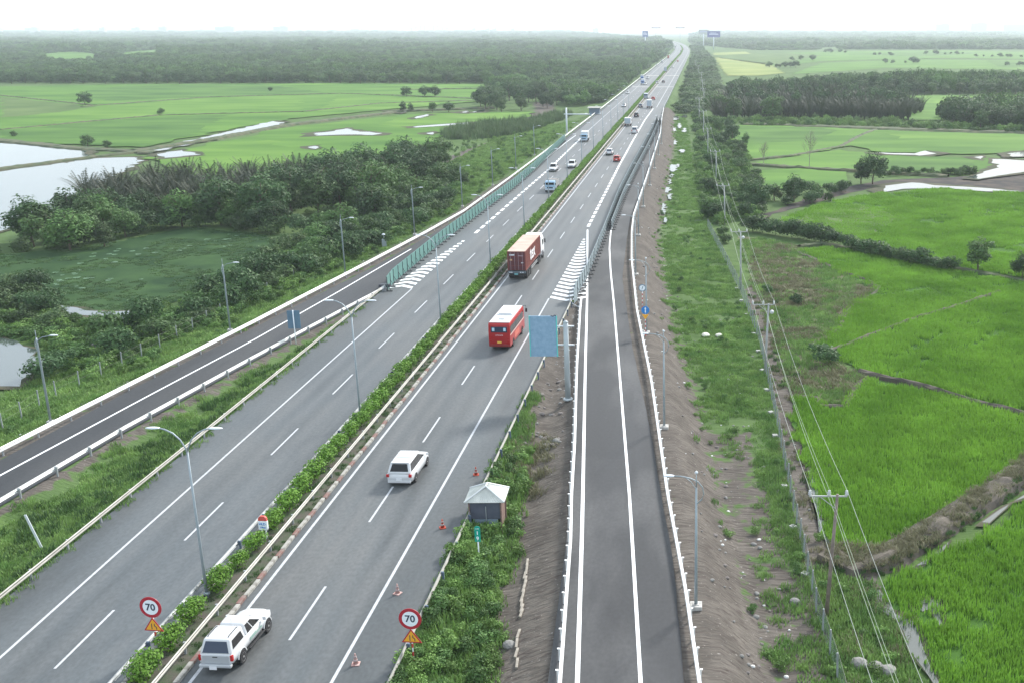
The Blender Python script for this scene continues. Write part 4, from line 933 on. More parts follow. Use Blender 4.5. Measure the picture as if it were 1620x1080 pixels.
# far left cantilever sign, cabinet, kiosk
x, y = at(897, 214)
t = thing('cantilever_mast', 'tall pale cantilever mast with a long arm by the far left rail', 'mast', (x, y, -1))
q = MB(); q.tube([(0, 0, 0), (0, 0, 9.6)], .32, 10, .26); put('mast', q.mesh('mast', LAMPH, smooth=True), t)
q = MB(); q.tube([(-.8, 0, 7.6), (7.6, 0, 7.6)], .18, 8); put('arm', q.mesh('arm', LAMPH, smooth=True), t)
q = MB(); q.box((7.8, -.2, 7.5), (.5, .4, .9)); put('camera_box', q.mesh('camera box', SBACK), t)
t = thing('cabinet', 'small grey roadside cabinet with a pale cap on the left verge', 'cabinet', at(608, 389, -1) + (-1.2,), R(20))
q = MB(); q.box((0, 0, .7), (.7, .5, 1.2)); put('box', q.mesh('box', mat('cabinet grey', (.30, .34, .38), .6), bevel=.02), t)
q = MB(); q.box((.05, .1, 1.65), (.08, .08, .8)); q.lathe([(.28, 2.0), (.2, 2.15), (.05, 2.2)], n=10); put('cap', q.mesh('cap', LAMPH), t)
t = thing('kiosk', 'small dark blue kiosk with pale flat roof behind the far left rail', 'hut', at(941, 183, -.6) + (-.8,), 0)
q = MB(); q.box((0, 0, 1.6), (4.2, 4, 3.2)); put('wall', q.mesh('wall', mat('kiosk wall', (.12, .16, .22), .6)), t)
q = MB(); q.box((0, 0, 3.35), (5.4, 5.2, .3)); put('roof', q.mesh('roof', CONC), t)
# billboards far away
def billboard(label, bx, by, w, h, top_, m, tilt=0, edge=False):
    x, y = at(bx, by, ZF); t = thing('billboard', label, 'billboard', (x, y, ZF), tilt)
    q = MB(); q.tube([(0, 0, 0), (0, 0, top_ - h + 1)], 1.1, 10); put('column', q.mesh('column', LAMPH, smooth=True), t)
    q = MB(); q.box((0, 0, top_ - h / 2), (w, 1.6, h)); p = put('board', q.mesh('board', m), t)
    q = MB(); q.box((0, -.85, top_ - h / 2), (w * .7, .06, h * .18)); q.box((-w * .05, -.85, top_ - h * .3), (w * .5, .06, h * .1)); put('pale_lettering_band', q.mesh('bands', mat('board print', (.55, .55, .75), .5)), p)
    return t
billboard('wide violet blue billboard on a single column, right of the far road', 1129, 79, 24, 11, 33, mat('violet board', (.10, .10, .34), .5)); billboard('pale billboard seen nearly edge on beside the violet one', 1113, 77, 20, 9, 36, mat('pale board', (.5, .5, .52), .5), R(8))
billboard('tall blue billboard on a column left of the far road', 1021, 73, 13, 14, 33, mat('blue board', (.07, .12, .34), .5)); 
for bx, by, lab in ((1038, 66, 'thin dark topped billboard far beyond the blue one'), (1076, 66, 'thin dark topped billboard in the haze above the road end')):
    billboard(lab, bx, by, 30, 4, 44, mat('red brown board', (.25, .14, .14), .5))
# concrete end blocks and small milestones along the weeds: pale kerb stones beside the bushes
t = thing('kerb_line', 'broken line of pale kerb stones between the weeds and the dirt bank', 'kerb')
random.seed(5); q = MB(); q.box((0, 0, .0), (.15, .95, .3)); ks = q.mesh('kerb stone', mat('old kerb stone', (.26, .235, .20), .9, var=.25, vs=3), bevel=.03)
for i in range(16):
    u = i / 15; a = Vector(at(834, 895, -1.3)).lerp(Vector(at(820, 1010, -1.3)), u) if i < 12 else Vector(at(820, 1010, -1.3)).lerp(Vector(at(816, 1075, -1.3)), (i - 12) / 4)
    put('kerb_stone', ks, t, (a.x + random.uniform(-.05, .05), a.y, on(a.x, a.y) + .0), random.uniform(-.08, .08) + .03)

# ================================================================== POWER LINE AND FENCES ON THE FIELDS
pw = [at(1307, 973, ZF), at(1210, 590, ZF), at(1172, 458, ZF), at(1147, 355, ZF), at(1133, 290, ZF), at(1120, 250, ZF), at(1113, 216, ZF), at(1106, 190, ZF), (1.5, 520), (1.0, 610), (.5, 720), (-2, 860), (-5, 1020)]
hs = [8.2, 7.6, 8.3, 7.3, 7.6, 8.2] + [8.5] * 7
WOODP = mat('weathered pole wood', (.21, .17, .15), .85, var=.2, vs=3); CPOLE = mat('concrete pole', (.36, .37, .38), .8, var=.1)
INS = mat('white insulator', (.6, .61, .63), .3)
heads = []
for k, ((x, y), h) in enumerate(zip(pw, hs)):
    lean = (-.32, -.30, .18, .30, .1, .1)[k] if k < 6 else 0.0
    t = thing('power_pole', ['brown power pole with a crossarm standing by the near rice field corner', 'grey power pole second along the line, by the dark ditch', 'power pole third along the line above the dry grass', 'power pole fourth along the line at the end of the bushes', 'power pole fifth along the line among small trees', 'double power pole cluster by the tree edge'][k] if k < 6 else 'far power pole of the line running along the trees', 'power pole', (x, y, ZF), 0, None if k < 6 else 'far power poles along the trees')
    hx = -lean; top_ = Vector((hx * .8 if k else .38, 0, h))
    q = MB(); q.tube([(0, 0, -.4), (top_.x * .5, 0, h * .5), tuple(top_)], .14, 8, .085); put('pole', q.mesh('pole', WOODP if k == 0 else CPOLE, smooth=True), t)
    q = MB(); cx = top_.x - .55 if k < 2 else top_.x - .25
    q.box((cx, 0, h - .12), (2.3, .08, .08)); q.tube([(top_.x, 0, h - 1.0), (cx - .5, 0, h - .15)], .03, 4); put('crossarm', q.mesh('crossarm', mat('crossarm steel', (.36, .37, .37), .6)), t)
    hh = []
    for dx in (-1.1, 0 if k else .05, 1.1):
        q = MB(); q.lathe([(.05, 0), (.12, .05), (.07, .1), (.12, .16), (.07, .22), (.1, .28), (.03, .34)], (cx + dx, 0, h - .05), n=8); put('insulator', q.mesh('insulator', INS, smooth=True), t); hh.append(Vector((x + cx + dx, y, ZF + h + .3)))
    hh.append(Vector((x + top_.x * .8, y - .15, ZF + h - 1.3))); heads.append(hh)
    if k in (1, 2): q = MB(); q.lathe([(.05, 0), (.2, .08), (.22, .3), (.1, .42)], (top_.x + .35, -.1, h - 1.1), n=8); put('street_light', q.mesh('ball', INS, smooth=True), t)
WIREM = [mat('pale aluminium wire', (.36, .38, .35), .5), mat('greenish wire', (.26, .31, .22), .5)]
back = [h + Vector((2.2, -46, 0)) for h in heads[0]]
allh = [back] + heads
for w in range(4):
    q = MB()
    for a, b_ in zip(allh, allh[1:]):
        p0, p1 = a[w], b_[w]; L = (p1 - p0).length; sag = min(1.6, L * .018)
        q.tube([p0.lerp(p1, s / 10) - Vector((0, 0, sag * 4 * (s / 10) * (1 - s / 10))) for s in range(11)], .014 if w < 3 else .018, 4, cap=False)
    o = put('power_wire', q.mesh('wire', WIREM[w % 2])); tag(o, ['leftmost overhead wire on the crossarm of the power line', 'middle overhead wire of the power line', 'rightmost overhead wire of the power line', 'lower thicker cable slung under the power line crossarms'][w], 'wire')
# chain-link fence on concrete posts
def mesh_panel_mat():
    m = bpy.data.materials.new('chain link'); m.use_nodes = True; n = m.node_tree; b = n.nodes['Principled BSDF']; b.inputs['Base Color'].default_value = (.34, .42, .46, 1); b.inputs['Roughness'].default_value = .5; b.inputs['Metallic'].default_value = .3
    g = n.nodes.new('ShaderNodeNewGeometry'); w = n.nodes.new('ShaderNodeTexVoronoi'); w.inputs['Scale'].default_value = 14; n.links.new(g.outputs['Position'], w.inputs[0]); w.feature = 'DISTANCE_TO_EDGE'
    r = n.nodes.new('ShaderNodeMath'); r.operation = 'LESS_THAN'; r.inputs[1].default_value = .04; n.links.new(w.outputs[0], r.inputs[0]); n.links.new(r.outputs[0], b.inputs['Alpha']); return m
CHAIN = mesh_panel_mat()
def wire_fence(name, label, pts, z, h, pitch, net, postm, w=.10):
    P = [Vector(p) for p in pts]; seg = []; 
    for a, b_ in zip(P, P[1:]):
        k = max(1, round((b_ - a).length / pitch)); seg += [a.lerp(b_, i / k) for i in range(k)]
    seg.append(P[-1]); t = thing(name, label, 'fence', (seg[0].x, seg[0].y, z)); o_ = Vector((seg[0].x, seg[0].y, z))
    q = MB(); q.box((0, 0, h / 2 - .2), (w, w, h + .4)); pm = q.mesh('post', postm, bevel=.01)
    zz = [on(s.x, s.y) for s in seg]
    for s, g in zip(seg, zz): put('post', pm, t, (s.x - o_.x, s.y - o_.y, g - z + random.uniform(-.08, .05)), random.uniform(-.1, .1)).rotation_euler = (random.uniform(-.03, .03), random.uniform(-.03, .03), .2)
    q = MB()
    for f in ((.5, .9) if not net else (.05, .97)):
        q.tube([(s.x - o_.x, s.y - o_.y, g - z + f * h) for s, g in zip(seg, zz)], .008 if not net else .012, 3, cap=False)
    put('strand', q.mesh('strand', mat('rusty wire', (.12, .12, .11), .7)), t)
    if net:
        q = MB()
        for (a, g0), (b_, g1) in zip(zip(seg, zz), zip(seg[1:], zz[1:])):
            q.face([(a.x - o_.x, a.y - o_.y, g0 - z + .08), (b_.x - o_.x, b_.y - o_.y, g1 - z + .08), (b_.x - o_.x, b_.y - o_.y, g1 - z + h * .96), (a.x - o_.x, a.y - o_.y, g0 - z + h * .96)])
        put('netting', q.mesh('netting', CHAIN, fix=False), t)
    return t
CP = mat('pale concrete post', (.27, .30, .30), .8, var=.12)
wire_fence('chain_link_fence', 'chain-link fence on concrete posts between the grass bank and rice fields', [(8.1, 44), (7.8, 52.8), (7.35, 60), (7.15, 75), (7.15, 98), (6.95, 121), (5.7, 144.6), (3.8, 168), (1.4, 196)], ZF, 1.75, 2.6, True, CP)
wire_fence('wire_fence', 'thin wire fence on pale posts along the left verge', [(-61.0, 80), (-61.4, 88), (-61.9, 97), (-60.4, 106.4), (-59.6, 117), (-59.3, 128), (-58.2, 140), (-56.5, 155)], -1.5, 1.7, 3.6, False, CP)
random.seed(8); q = MB(); q.box((0, 0, .08), (.45, .45, .22)); ft = q.mesh('post footing', mat('pale footing', (.36, .36, .34), .85), bevel=.03)
for k in range(12):
    y = 66 + k * 7.5 + random.uniform(-2, 2); x = interp([(44, 8.1), (75, 7.15), (98, 7.15), (121, 6.95), (144.6, 5.7), (168, 3.8)], y) - .35
    tag(put('concrete_footing', ft, None, (x, y, on(x, y)), random.random()), 'square pale concrete footing at the base of the chain-link fence', 'footing', 'footings along the chain-link fence')

# ================================================================== VEHICLES (local +y is forward, origin on the ground at mid-length)
def lerp(a, b, t): return a + (b - a) * t
def fcorners(F):
    y0b, y1b, wb, zb, y0t, y1t, wt, zt = F
    return [Vector((-wb, y0b, zb)), Vector((wb, y0b, zb)), Vector((wb, y1b, zb)), Vector((-wb, y1b, zb)), Vector((-wt, y0t, zt)), Vector((wt, y0t, zt)), Vector((wt, y1t, zt)), Vector((-wt, y1t, zt))]
def frustum(F, m, bev=.09, seg=3):
    c = fcorners(F); q = MB(); q.v = [tuple(v) for v in c]; q.f = [(3, 2, 1, 0), (4, 5, 6, 7), (0, 1, 5, 4), (1, 2, 6, 5), (2, 3, 7, 6), (3, 0, 4, 7)]; q.m = [0] * 6
    return q.mesh('greenhouse', m, smooth=True, bevel=bev, seg=seg)
def pane(F, face, u0, u1, v0, v1, m, out=.012, name='window', cut=0.0):
    """thin glass panel lying on a face of the frustum; u along the car (rear to front) or left to right, v up"""
    c = fcorners(F); A, B, C_, D = {'rear': (c[0], c[1], c[5], c[4]), 'front': (c[3], c[2], c[6], c[7]), 'right': (c[1], c[2], c[6], c[5]), 'left': (c[0], c[3], c[7], c[4])}[face]
    P = lambda u, v: (A.lerp(B, u)).lerp(D.lerp(C_, u), v)
    pts = [P(u0, v0), P(u1, v0), P(u1 - cut, v1), P(u0 + (cut if face in ('rear', 'front') else 0), v1)]
    nrm = (pts[1] - pts[0]).cross(pts[3] - pts[0]).normalized(); cen = sum(c, Vector()) / 8
    if nrm.dot(pts[0] - cen) < 0: nrm = -nrm
    q = MB(); a = [p + nrm * out for p in pts]; b_ = [p - nrm * .02 for p in pts]; q.loft([b_, a]); return q.mesh(name, m)
def body_loft(st, m, sub=True):
    """stations: (y, zlow, zshoulder, halfwidth, ztop) -> closed smooth body"""
    q = MB(); rings = []
    for (y, zl, zs, w, zt) in st:
        h = zs - zl
        half = [(w * .80, zl), (w * .97, zl + h * .12), (w, zl + h * .5), (w * .985, zs - h * .12), (w * .93, zs), (w * .5, zt)]
        rings.append([(x, y, z) for x, z in half] + [(-x, y, z) for x, z in reversed(half)])
    q.loft(rings); return q.mesh('body', m, smooth=True)
def wheel(parent, x, y, r, w=.22, dual=False, rimm=None):
    s = 1 if x > 0 else -1
    q = MB(); q.lathe([(r * .62, -w / 2), (r * .96, -w / 2), (r, -w * .35), (r, w * .35), (r * .96, w / 2), (r * .62, w / 2)], n=20, axis='x'); o = put('wheel', q.mesh('wheel', TYRE, smooth=False), parent, (x, y, r))
    q = MB(); q.lathe([(r * .62, s * (w / 2 - .06)), (r * .64, s * (w / 2 + .004)), (r * .5, s * (w / 2 - .02)), (r * .15, s * (w / 2 + .0)), (r * .02, s * (w / 2 + .01))], n=14, axis='x'); put('rim', q.mesh('rim', rimm or RIM), o)
    for k in range(5):
        a = 2 * math.pi * k / 5; q = MB(); q.box((s * (w / 2 + .004), math.cos(a) * r * .36, math.sin(a) * r * .36), (.012, r * .13, r * .13)); 
        if k == 0: put('rim_hole', q.mesh('hole', BLACK), o)
def arch(parent, x, y, r):
    s = 1 if x > 0 else -1; q = MB(); q.prism([(math.cos(a) * r * 1.14 + y, math.sin(a) * r * 1.14 + r) for a in [math.pi * (k / 10) for k in range(11)]] , x - .02 * s, x + .012 * s, 'yz'); put('wheel_arch', q.mesh('arch', BLACK), parent)
def bx(parent, name, c, d, m, bev=0.0): q = MB(); q.box(c, d); return put(name, q.mesh(name, m, bevel=bev), parent)
def finish(t, loc, rz): t.location = loc; t.rotation_euler = (0, 0, rz); return t
def make_car(name, label, cat, paint, kind='suv', detail=True, glass=None):
    g = glass or GLASS
    D = {'suv': (4.7, .92, 1.0, 1.70, -2.2, .95, -1.75, .25, .72), 'sedan': (4.5, .89, .90, 1.45, -1.75, .95, -1.05, .15, .66), 'mpv': (5.1, .98, 1.02, 1.75, -2.50, 1.65, -2.02, .35, .73), 'van': (5.2, .94, 1.12, 2.1, -2.5, 2.0, -2.4, 1.25, .82), 'hatch': (4.0, .86, .92, 1.5, -1.85, .9, -1.5, .1, .66)}[kind]
    L, w, zb, H, y0b, y1b, y0t, y1t, wt = D; h = L / 2; t = thing(name, label, cat)
    r = .33 if kind in ('sedan', 'hatch') else .35; zl = .28
    hood = zb - (.10 if kind != 'van' else .05)
    rearz = zb if kind not in ('sedan',) else zb - .02
    st = [(-h, .42, .78, w * .80, .80), (-h + .08, .34, rearz - .10, w * .90, rearz - .06), (-h + .25, zl, rearz, w * .97, rearz + .01), (-h + .9, zl, zb, w, zb + .02), (0, zl, zb, w, zb + .02), (y1b - .05, zl, zb, w, zb + .03), (y1b + .35, zl, hood + .04, w * .98, hood + .09), (h - .55, zl, hood - .07, w * .95, hood), (h - .3, .28, hood - .15, w * .88, hood - .07), (h - .12, .3, hood - .27, w * .76, hood - .18), (h, .42, .60, w * .52, .62)]
    put('body', body_loft(st, paint), t)
    F = (y0b, y1b, w * .91, zb - .03, y0t, y1t, wt, H); put('roof_cabin', frustum(F, paint, .16, 4), t)
    put('rear_window', pane(F, 'rear', .10, .90, .22, .86, g, cut=.03), t); put('windscreen', pane(F, 'front', .07, .93, .10, .90, g, cut=.02), t)
    for s in ('right', 'left'):
        n_ = 3 if kind in ('mpv', 'van', 'suv') else 2; us = [.05] + [lerp(.05, .93, (k + 1) / n_) for k in range(n_)]
        for a, b_ in zip(us, us[1:]): put('side_window', pane(F, s, a + .004, b_ - .004, .14, .84, g, cut=.14 if b_ > .9 else 0), t)
    for sx in (-1, 1):
        for yy in (-h * .60, h * .62): arch(t, sx * (w - .005), yy, r); wheel(t, sx * (w - .10), yy, r)
        bx(t, 'tail_light', (sx * (w - .14), -h + .05, zb - .14), (.22, .14, .22 if kind != 'van' else .5), TAIL, .03); bx(t, 'headlight', (sx * w * .60, h - .19, hood - .27), (.27, .16, .13), HEADL, .04)
        bx(t, 'mirror', (sx * (w + .09), y1b - .35, zb + .1), (.2, .12, .15), paint, .04)
    bx(t, 'number_plate', (0, -h - .01, .62), (.42, .03, .2), PLATE); bx(t, 'rear_bumper', (0, -h + .07, .42), (w * 1.74, .2, .2), BLACK if kind == 'suv' else paint, .05); bx(t, 'grille', (0, h - .03, .56), (w * 1.0, .08, .2), BLACK, .02)
    if kind in ('suv', 'mpv'):
        for sx in (-1, 1): q = MB(); q.tube([(sx * (wt - .13), y0t + .25, H + .015), (sx * (wt - .13), y0t + .35, H + .06), (sx * (wt - .13), y1t - .45, H + .06), (sx * (wt - .13), y1t - .3, H + .015)], .022, 5); put('roof_rail', q.mesh('roof rail', SILVER), t)
    return t
# -- the pickup with its canopy (nearest vehicle)
def pickup():
    t = thing('pickup_truck', 'white double-cab pickup with a canopy over its bed, nearest vehicle', 'pickup truck')
    h, w = 2.62, .92; gold = WHITE
    st = [(-h, .62, 1.02, w * .95, 1.04), (-h + .04, .56, 1.10, w * .97, 1.12), (-h + .2, .50, 1.13, w * .98, 1.14), (-.75, .48, 1.13, w * .98, 1.14), (0, .46, 1.10, w * .985, 1.12), (.95, .46, 1.08, w * .98, 1.14), (1.35, .48, 1.04, w * .97, 1.16), (1.95, .5, .98, w * .95, 1.10), (2.25, .52, .90, w * .88, 1.02), (2.48, .52, .78, w * .74, .88), (h, .55, .66, w * .5, .70)]
    put('body', body_loft(st, WHITE), t)
    C_ = (-.78, 1.30, .84, 1.08, -.62, .22, .64, 1.79); put('cab', frustum(C_, WHITE, .16, 4), t)
    K = (-2.58, -.86, .86, 1.10, -2.30, -.90, .70, 1.84); can = put('canopy', frustum(K, WHITE, .10), t)
    put('rear_window', pane(K, 'rear', .08, .92, .10, .86, GLASSB, cut=.03), can); 
    for s in ('right', 'left'):
        put('canopy_window', pane(K, s, .14, .88, .22, .80, GLASS, cut=.06), can)
        put('side_window', pane(C_, s, .10, .40, .16, .82, GLASS, cut=.02), t); put('side_window', pane(C_, s, .45, .86, .16, .82, GLASS, cut=.18), t)
    put('windscreen', pane(C_, 'front', .06, .94, .08, .92, GLASS), t)
    for sx in (-1, 1):
        for yy in (-1.55, 1.55):
            arch(t, sx * (w - .012), yy, .40); wheel(t, sx * (w - .07), yy, .385, .25)
            q = MB(); pr = [(math.cos(a) * rr_ + yy, math.sin(a) * rr_ + .385) for rr_, an in ((.505, range(11)), (.45, range(10, -1, -1))) for a in [math.pi * (.06 + .88 * k / 10) for k in an]]; q.prism(pr, sx * (w - .04), sx * (w + .02), 'yz'); put('wheel_flare', q.mesh('flare', WHITE), t)
        bx(t, 'tail_light', (sx * (w - .07), -h + .07, .92), (.15, .16, .34), TAIL, .03); bx(t, 'headlight', (sx * .55, 2.42, .76), (.27, .16, .15), HEADL, .04)
        bx(t, 'mirror', (sx * (w + .12), 1.0, 1.2), (.2, .14, .2), WHITE, .04); bx(t, 'side_step', (sx * (w + .02), .15, .42), (.14, 1.9, .05), BLACK, .02)
        q = MB(); q.tube([(sx * .55, -2.1, 1.85), (sx * .55, -2.0, 1.90), (sx * .55, -1.15, 1.90), (sx * .55, -1.05, 1.85)], .025, 5); put('roof_rail', q.mesh('roof rail', BLACK), can)
        q = MB(); q.box((sx * (w + .004), .15, .80), (.012, 1.5, .10)); q.box((sx * (w + .004), -.2, .90), (.012, .7, .05)); put('side_stripe', q.mesh('stripe', mat('green grey stripe', (.22, .34, .30), .4)), t)
    bx(t, 'tailgate', (0, -h - .012, .86), (1.42, .05, .46), SILVER, .03); bx(t, 'tailgate_handle', (0, -h - .045, 1.0), (.26, .02, .05), BLACK); bx(t, 'rear_bumper', (0, -h - .06, .52), (1.72, .24, .16), SILVER, .04)
    bx(t, 'number_plate', (-.1, -h - .19, .44), (.40, .02, .2), PLATE)
    q = MB(); q.box((0, 1.62, 1.125), (.5, .42, .05)); put('bonnet_scoop', q.mesh('scoop', WHITE, bevel=.03), t)
    q = MB(); q.tube([(-.05, -.5, 1.8), (-.05, -.55, 2.0)], .012, 4); put('aerial', q.mesh('aerial', BLACK), t)
    return t
finish(pickup(), (-25.2, 51.75, 0), R(-2.5))
mpv = finish(make_car('minivan', 'white people carrier with a dark rear window, between the pickup and the bus', 'minivan', WHITE, 'mpv'), (-22.15, 75.8, 0), R(-1.5))
bx(mpv, 'rear_spoiler', (0, -1.98, 1.74), (1.3, .3, .05), WHITE, .02); bx(mpv, 'roof_panel', (0, -.6, 1.765), (1.0, 1.1, .02), SILVER, .01)
# -- red coach
def coach():
    t = thing('bus', 'red bus with a white roof driving ahead of the minivan', 'bus'); L, w, H = 7.9, 1.14, 2.95; h = L / 2
    q = MB(); q.prism([(-h, .55), (-h + .1, .35), (h - .1, .35), (h, .6), (h, 1.5), (h - .28, H - .12), (h - .6, H), (-h + .3, H), (-h + .05, H - .2), (-h, 2.0)], -w, w, 'yz'); put('body', q.mesh('body', RED, bevel=.08, smooth=True), t)
    bx(t, 'roof_panel', (0, -.1, H + .01), (w * 1.86, L - .7, .07), WHITE, .03); bx(t, 'air_conditioner', (0, .9, H + .13), (1.45, 3.2, .2), WHITE, .07); bx(t, 'roof_hatch', (0, -2.4, H + .07), (.6, .5, .06), GALV, .02); bx(t, 'roof_rib', (0, -.85, H + .08), (1.7, .14, .1), SILVER, .02)
    p = bx(t, 'rear_window', (0, -h - .015, 2.24), (1.72, .05, .62), GLASSB, .02); 
    for s in (-.6, .6): bx(p, 'curtain', (s, -h - .042, 2.26), (.26, .01, .36), mat('pale curtain', (.45, .62, .72), .7))
    for s in (-1, 1):
        for k in range(5): bx(t, 'side_window', (s * (w + .008), -h + .95 + k * 1.36, 2.12), (.03, 1.30, .78), GLASS)
        bx(t, 'pale_stripe', (s * (w + .006), -.1, 1.60), (.02, L - .5, .10), mat('coach stripe', (.6, .5, .45), .4)); bx(t, 'luggage_door', (s * (w + .005), -.3, 1.0), (.02, 2.4, .62), mat('coach orange red', (.55, .10, .06), .35))
        for yy in (-h + 1.7, h - 1.5): arch(t, s * (w - .002), yy, .43); wheel(t, s * (w - .13), yy, .43, .28)
        for z in (1.25, 1.0): bx(t, 'tail_light', (s * .95, -h - .02, z), (.2, .04, .16), TAIL, .02)
        bx(t, 'headlight', (s * .85, h + .01, .8), (.35, .05, .2), HEADL, .02)
        q = MB(); q.tube([(s * .9, h - .3, H - .1), (s * 1.3, h + .1, H - .1), (s * 1.35, h + .15, H - .5)], .03, 5); q.box((s * 1.35, h + .15, H - .65), (.22, .1, .4)); put('mirror', q.mesh('mirror', BLACK), t)
    bx(t, 'windscreen', (0, h - .02, 1.95), (w * 1.8, .1, 1.1), GLASS, .04)
    put('lettering', textmesh('LIMOUSINE', .2, mat('coach lettering', (.75, .6, .62), .5), sx=.8), t, (0, -h - .02, 1.62)); bx(t, 'number_plate', (0, -h - .02, .88), (.45, .03, .2), PLATEY); bx(t, 'rear_bumper', (0, -h - .03, .55), (2.1, .1, .25), mat('dark red bumper', (.22, .02, .02), .4), .03)
    return t
finish(coach(), (-21.0, 112.6, 0), R(-2.0))
# -- container lorry
def container_truck():
    t = thing('container_truck', 'brown red container lorry with white lettering beside the median hedge', 'truck'); w = 1.22
    boxm = mat('container paint', (.21, .050, .036), .6, c2=(.16, .036, .03), vs=.8); roofc = mat('sky-lit container roof', (.50, .37, .31), .8, c2=(.42, .29, .24), vs=.5); dk = mat('shaded container door', (.105, .028, .034), .6)  # rear shade put into the door colour, sky light into the roof's
    c = thing('container', None, None); c.parent = t
    L = 12.2; z0, z1 = 1.28, 3.9
    cm = MB(); cm.box((0, L / 2, (z0 + z1) / 2), (2.36, L - .1, z1 - z0 - .05)); put('shell', cm.mesh('shell', boxm), c)
    for s in (-1, 1):
        q = MB(); n_ = 34
        for k in range(n_): q.box((s * 1.185, .3 + (L - .6) * (k + .5) / n_, (z0 + z1) / 2), (.05, (L - .6) / n_ * .55, z1 - z0 - .3))
        put('side_corrugation', q.mesh('corrugation', boxm), c, kind='stuff')
        for z in (z0 + .05, z1 - .06): bx(c, 'side_beam', (s * 1.2, L / 2, z), (.07, L, .14), boxm)
    bx(c, 'roof', (0, L / 2, z1 - .01), (2.44, L, .05), roofc)
    for x in (-1.18, 1.18):
        for y in (.03, L - .03): bx(c, 'corner_post', (x, y, (z0 + z1) / 2), (.12, .12, z1 - z0), boxm)
    for s in (-1, 1):
        d = bx(c, 'door', (s * .57, -.0, (z0 + z1) / 2), (1.1, .06, z1 - z0 - .22), dk)
        for xx in (.25, .8): q = MB(); q.tube([(s * xx, -.06, z0 + .1), (s * xx, -.06, z1 - .12)], .025, 5); put('lock_rod', q.mesh('rod', mat('rod grey', (.32, .24, .27), .5)), d)
        for z in (1.95, 2.6, 3.2): bx(d, 'door_rib', (s * .57, -.04, z), (1.0, .03, .05), boxm)
    pl = mat('decal pale', (.60, .62, .66), .5)
    bx(c, 'decal', (-.58, -.048, 3.42), (.72, .012, .2), pl); bx(c, 'decal', (-.75, -.048, 2.75), (.3, .012, .22), mat('decal amber', (.6, .38, .2), .5)); bx(c, 'decal', (.75, -.048, 2.35), (.28, .012, .14), pl); bx(c, 'decal', (.55, -.048, 3.3), (.7, .012, .1), mat('decal grey', (.35, .25, .3), .5))
    me = textmesh('tex', 2.6, mat('container lettering', (.72, .70, .70), .5), ext=.01, sx=1.2, bold=.05); me.transform(Matrix.Rotation(math.pi / 2, 4, 'Z')); put('lettering', me, c, (1.225, L * .46, 2.72))
    bx(t, 'chassis', (0, 6.2, 1.08), (.9, 12.4, .28), BLACK); bx(t, 'bumper_bar', (0, -.05, .62), (2.3, .12, .14), BLACK); bx(t, 'rear_frame', (0, .02, 1.05), (2.4, .12, .34), mat('trailer steel', (.10, .12, .14), .6))
    for x in (-.95, -.7, .5, .8): bx(t, 'tail_light', (x, -.06, 1.02), (.16, .05, .12), HEADL, .02)
    bx(t, 'number_plate', (-.1, -.12, .8), (.5, .02, .2), mat('blue green plate', (.15, .4, .42), .5))
    for s in (-1, 1):
        for yy in (1.2, 2.5, 3.8): wheel(t, s * 1.02, yy, .5, .42, rimm=GREYCAR)
        for yy in (10.6, 11.9): wheel(t, s * 1.02, yy, .5, .42, rimm=GREYCAR)
        wheel(t, s * 1.05, 14.9, .5, .3)
        bx(t, 'mudguard', (s * 1.02, 2.5, 1.08), (.46, 3.9, .06), BLACK)
        for z in (.62, .88): bx(t, 'side_guard', (s * 1.18, 7.0, z), (.05, 5.0, .1), SILVER)
    cab = mat('lorry cab white', (.74, .75, .76), .35)
    q = MB(); q.prism([(13.0, .75), (15.7, .75), (15.75, 1.9), (15.45, 3.0), (14.9, 3.45), (13.0, 3.5)], -1.2, 1.2, 'yz'); put('cab', q.mesh('cab', cab, bevel=.08, smooth=True), t)
    bx(t, 'roof_fairing', (0, 13.9, 3.62), (2.2, 1.6, .4), cab, .12); bx(t, 'windscreen', (0, 15.62, 2.4), (2.1, .1, .95), GLASS, .03)
    for s in (-1, 1): bx(t, 'side_window', (s * 1.21, 14.6, 2.45), (.03, 1.0, .75), GLASS); bx(t, 'mirror', (s * 1.42, 15.3, 2.5), (.18, .12, .6), BLACK, .03); bx(t, 'cab_step', (s * 1.15, 14.0, .9), (.2, 1.4, .7), mat('lorry dark side', (.08, .085, .1), .5), .04)
    return t
finish(container_truck(), (-24.75, 141.9, 0), R(-1.0))
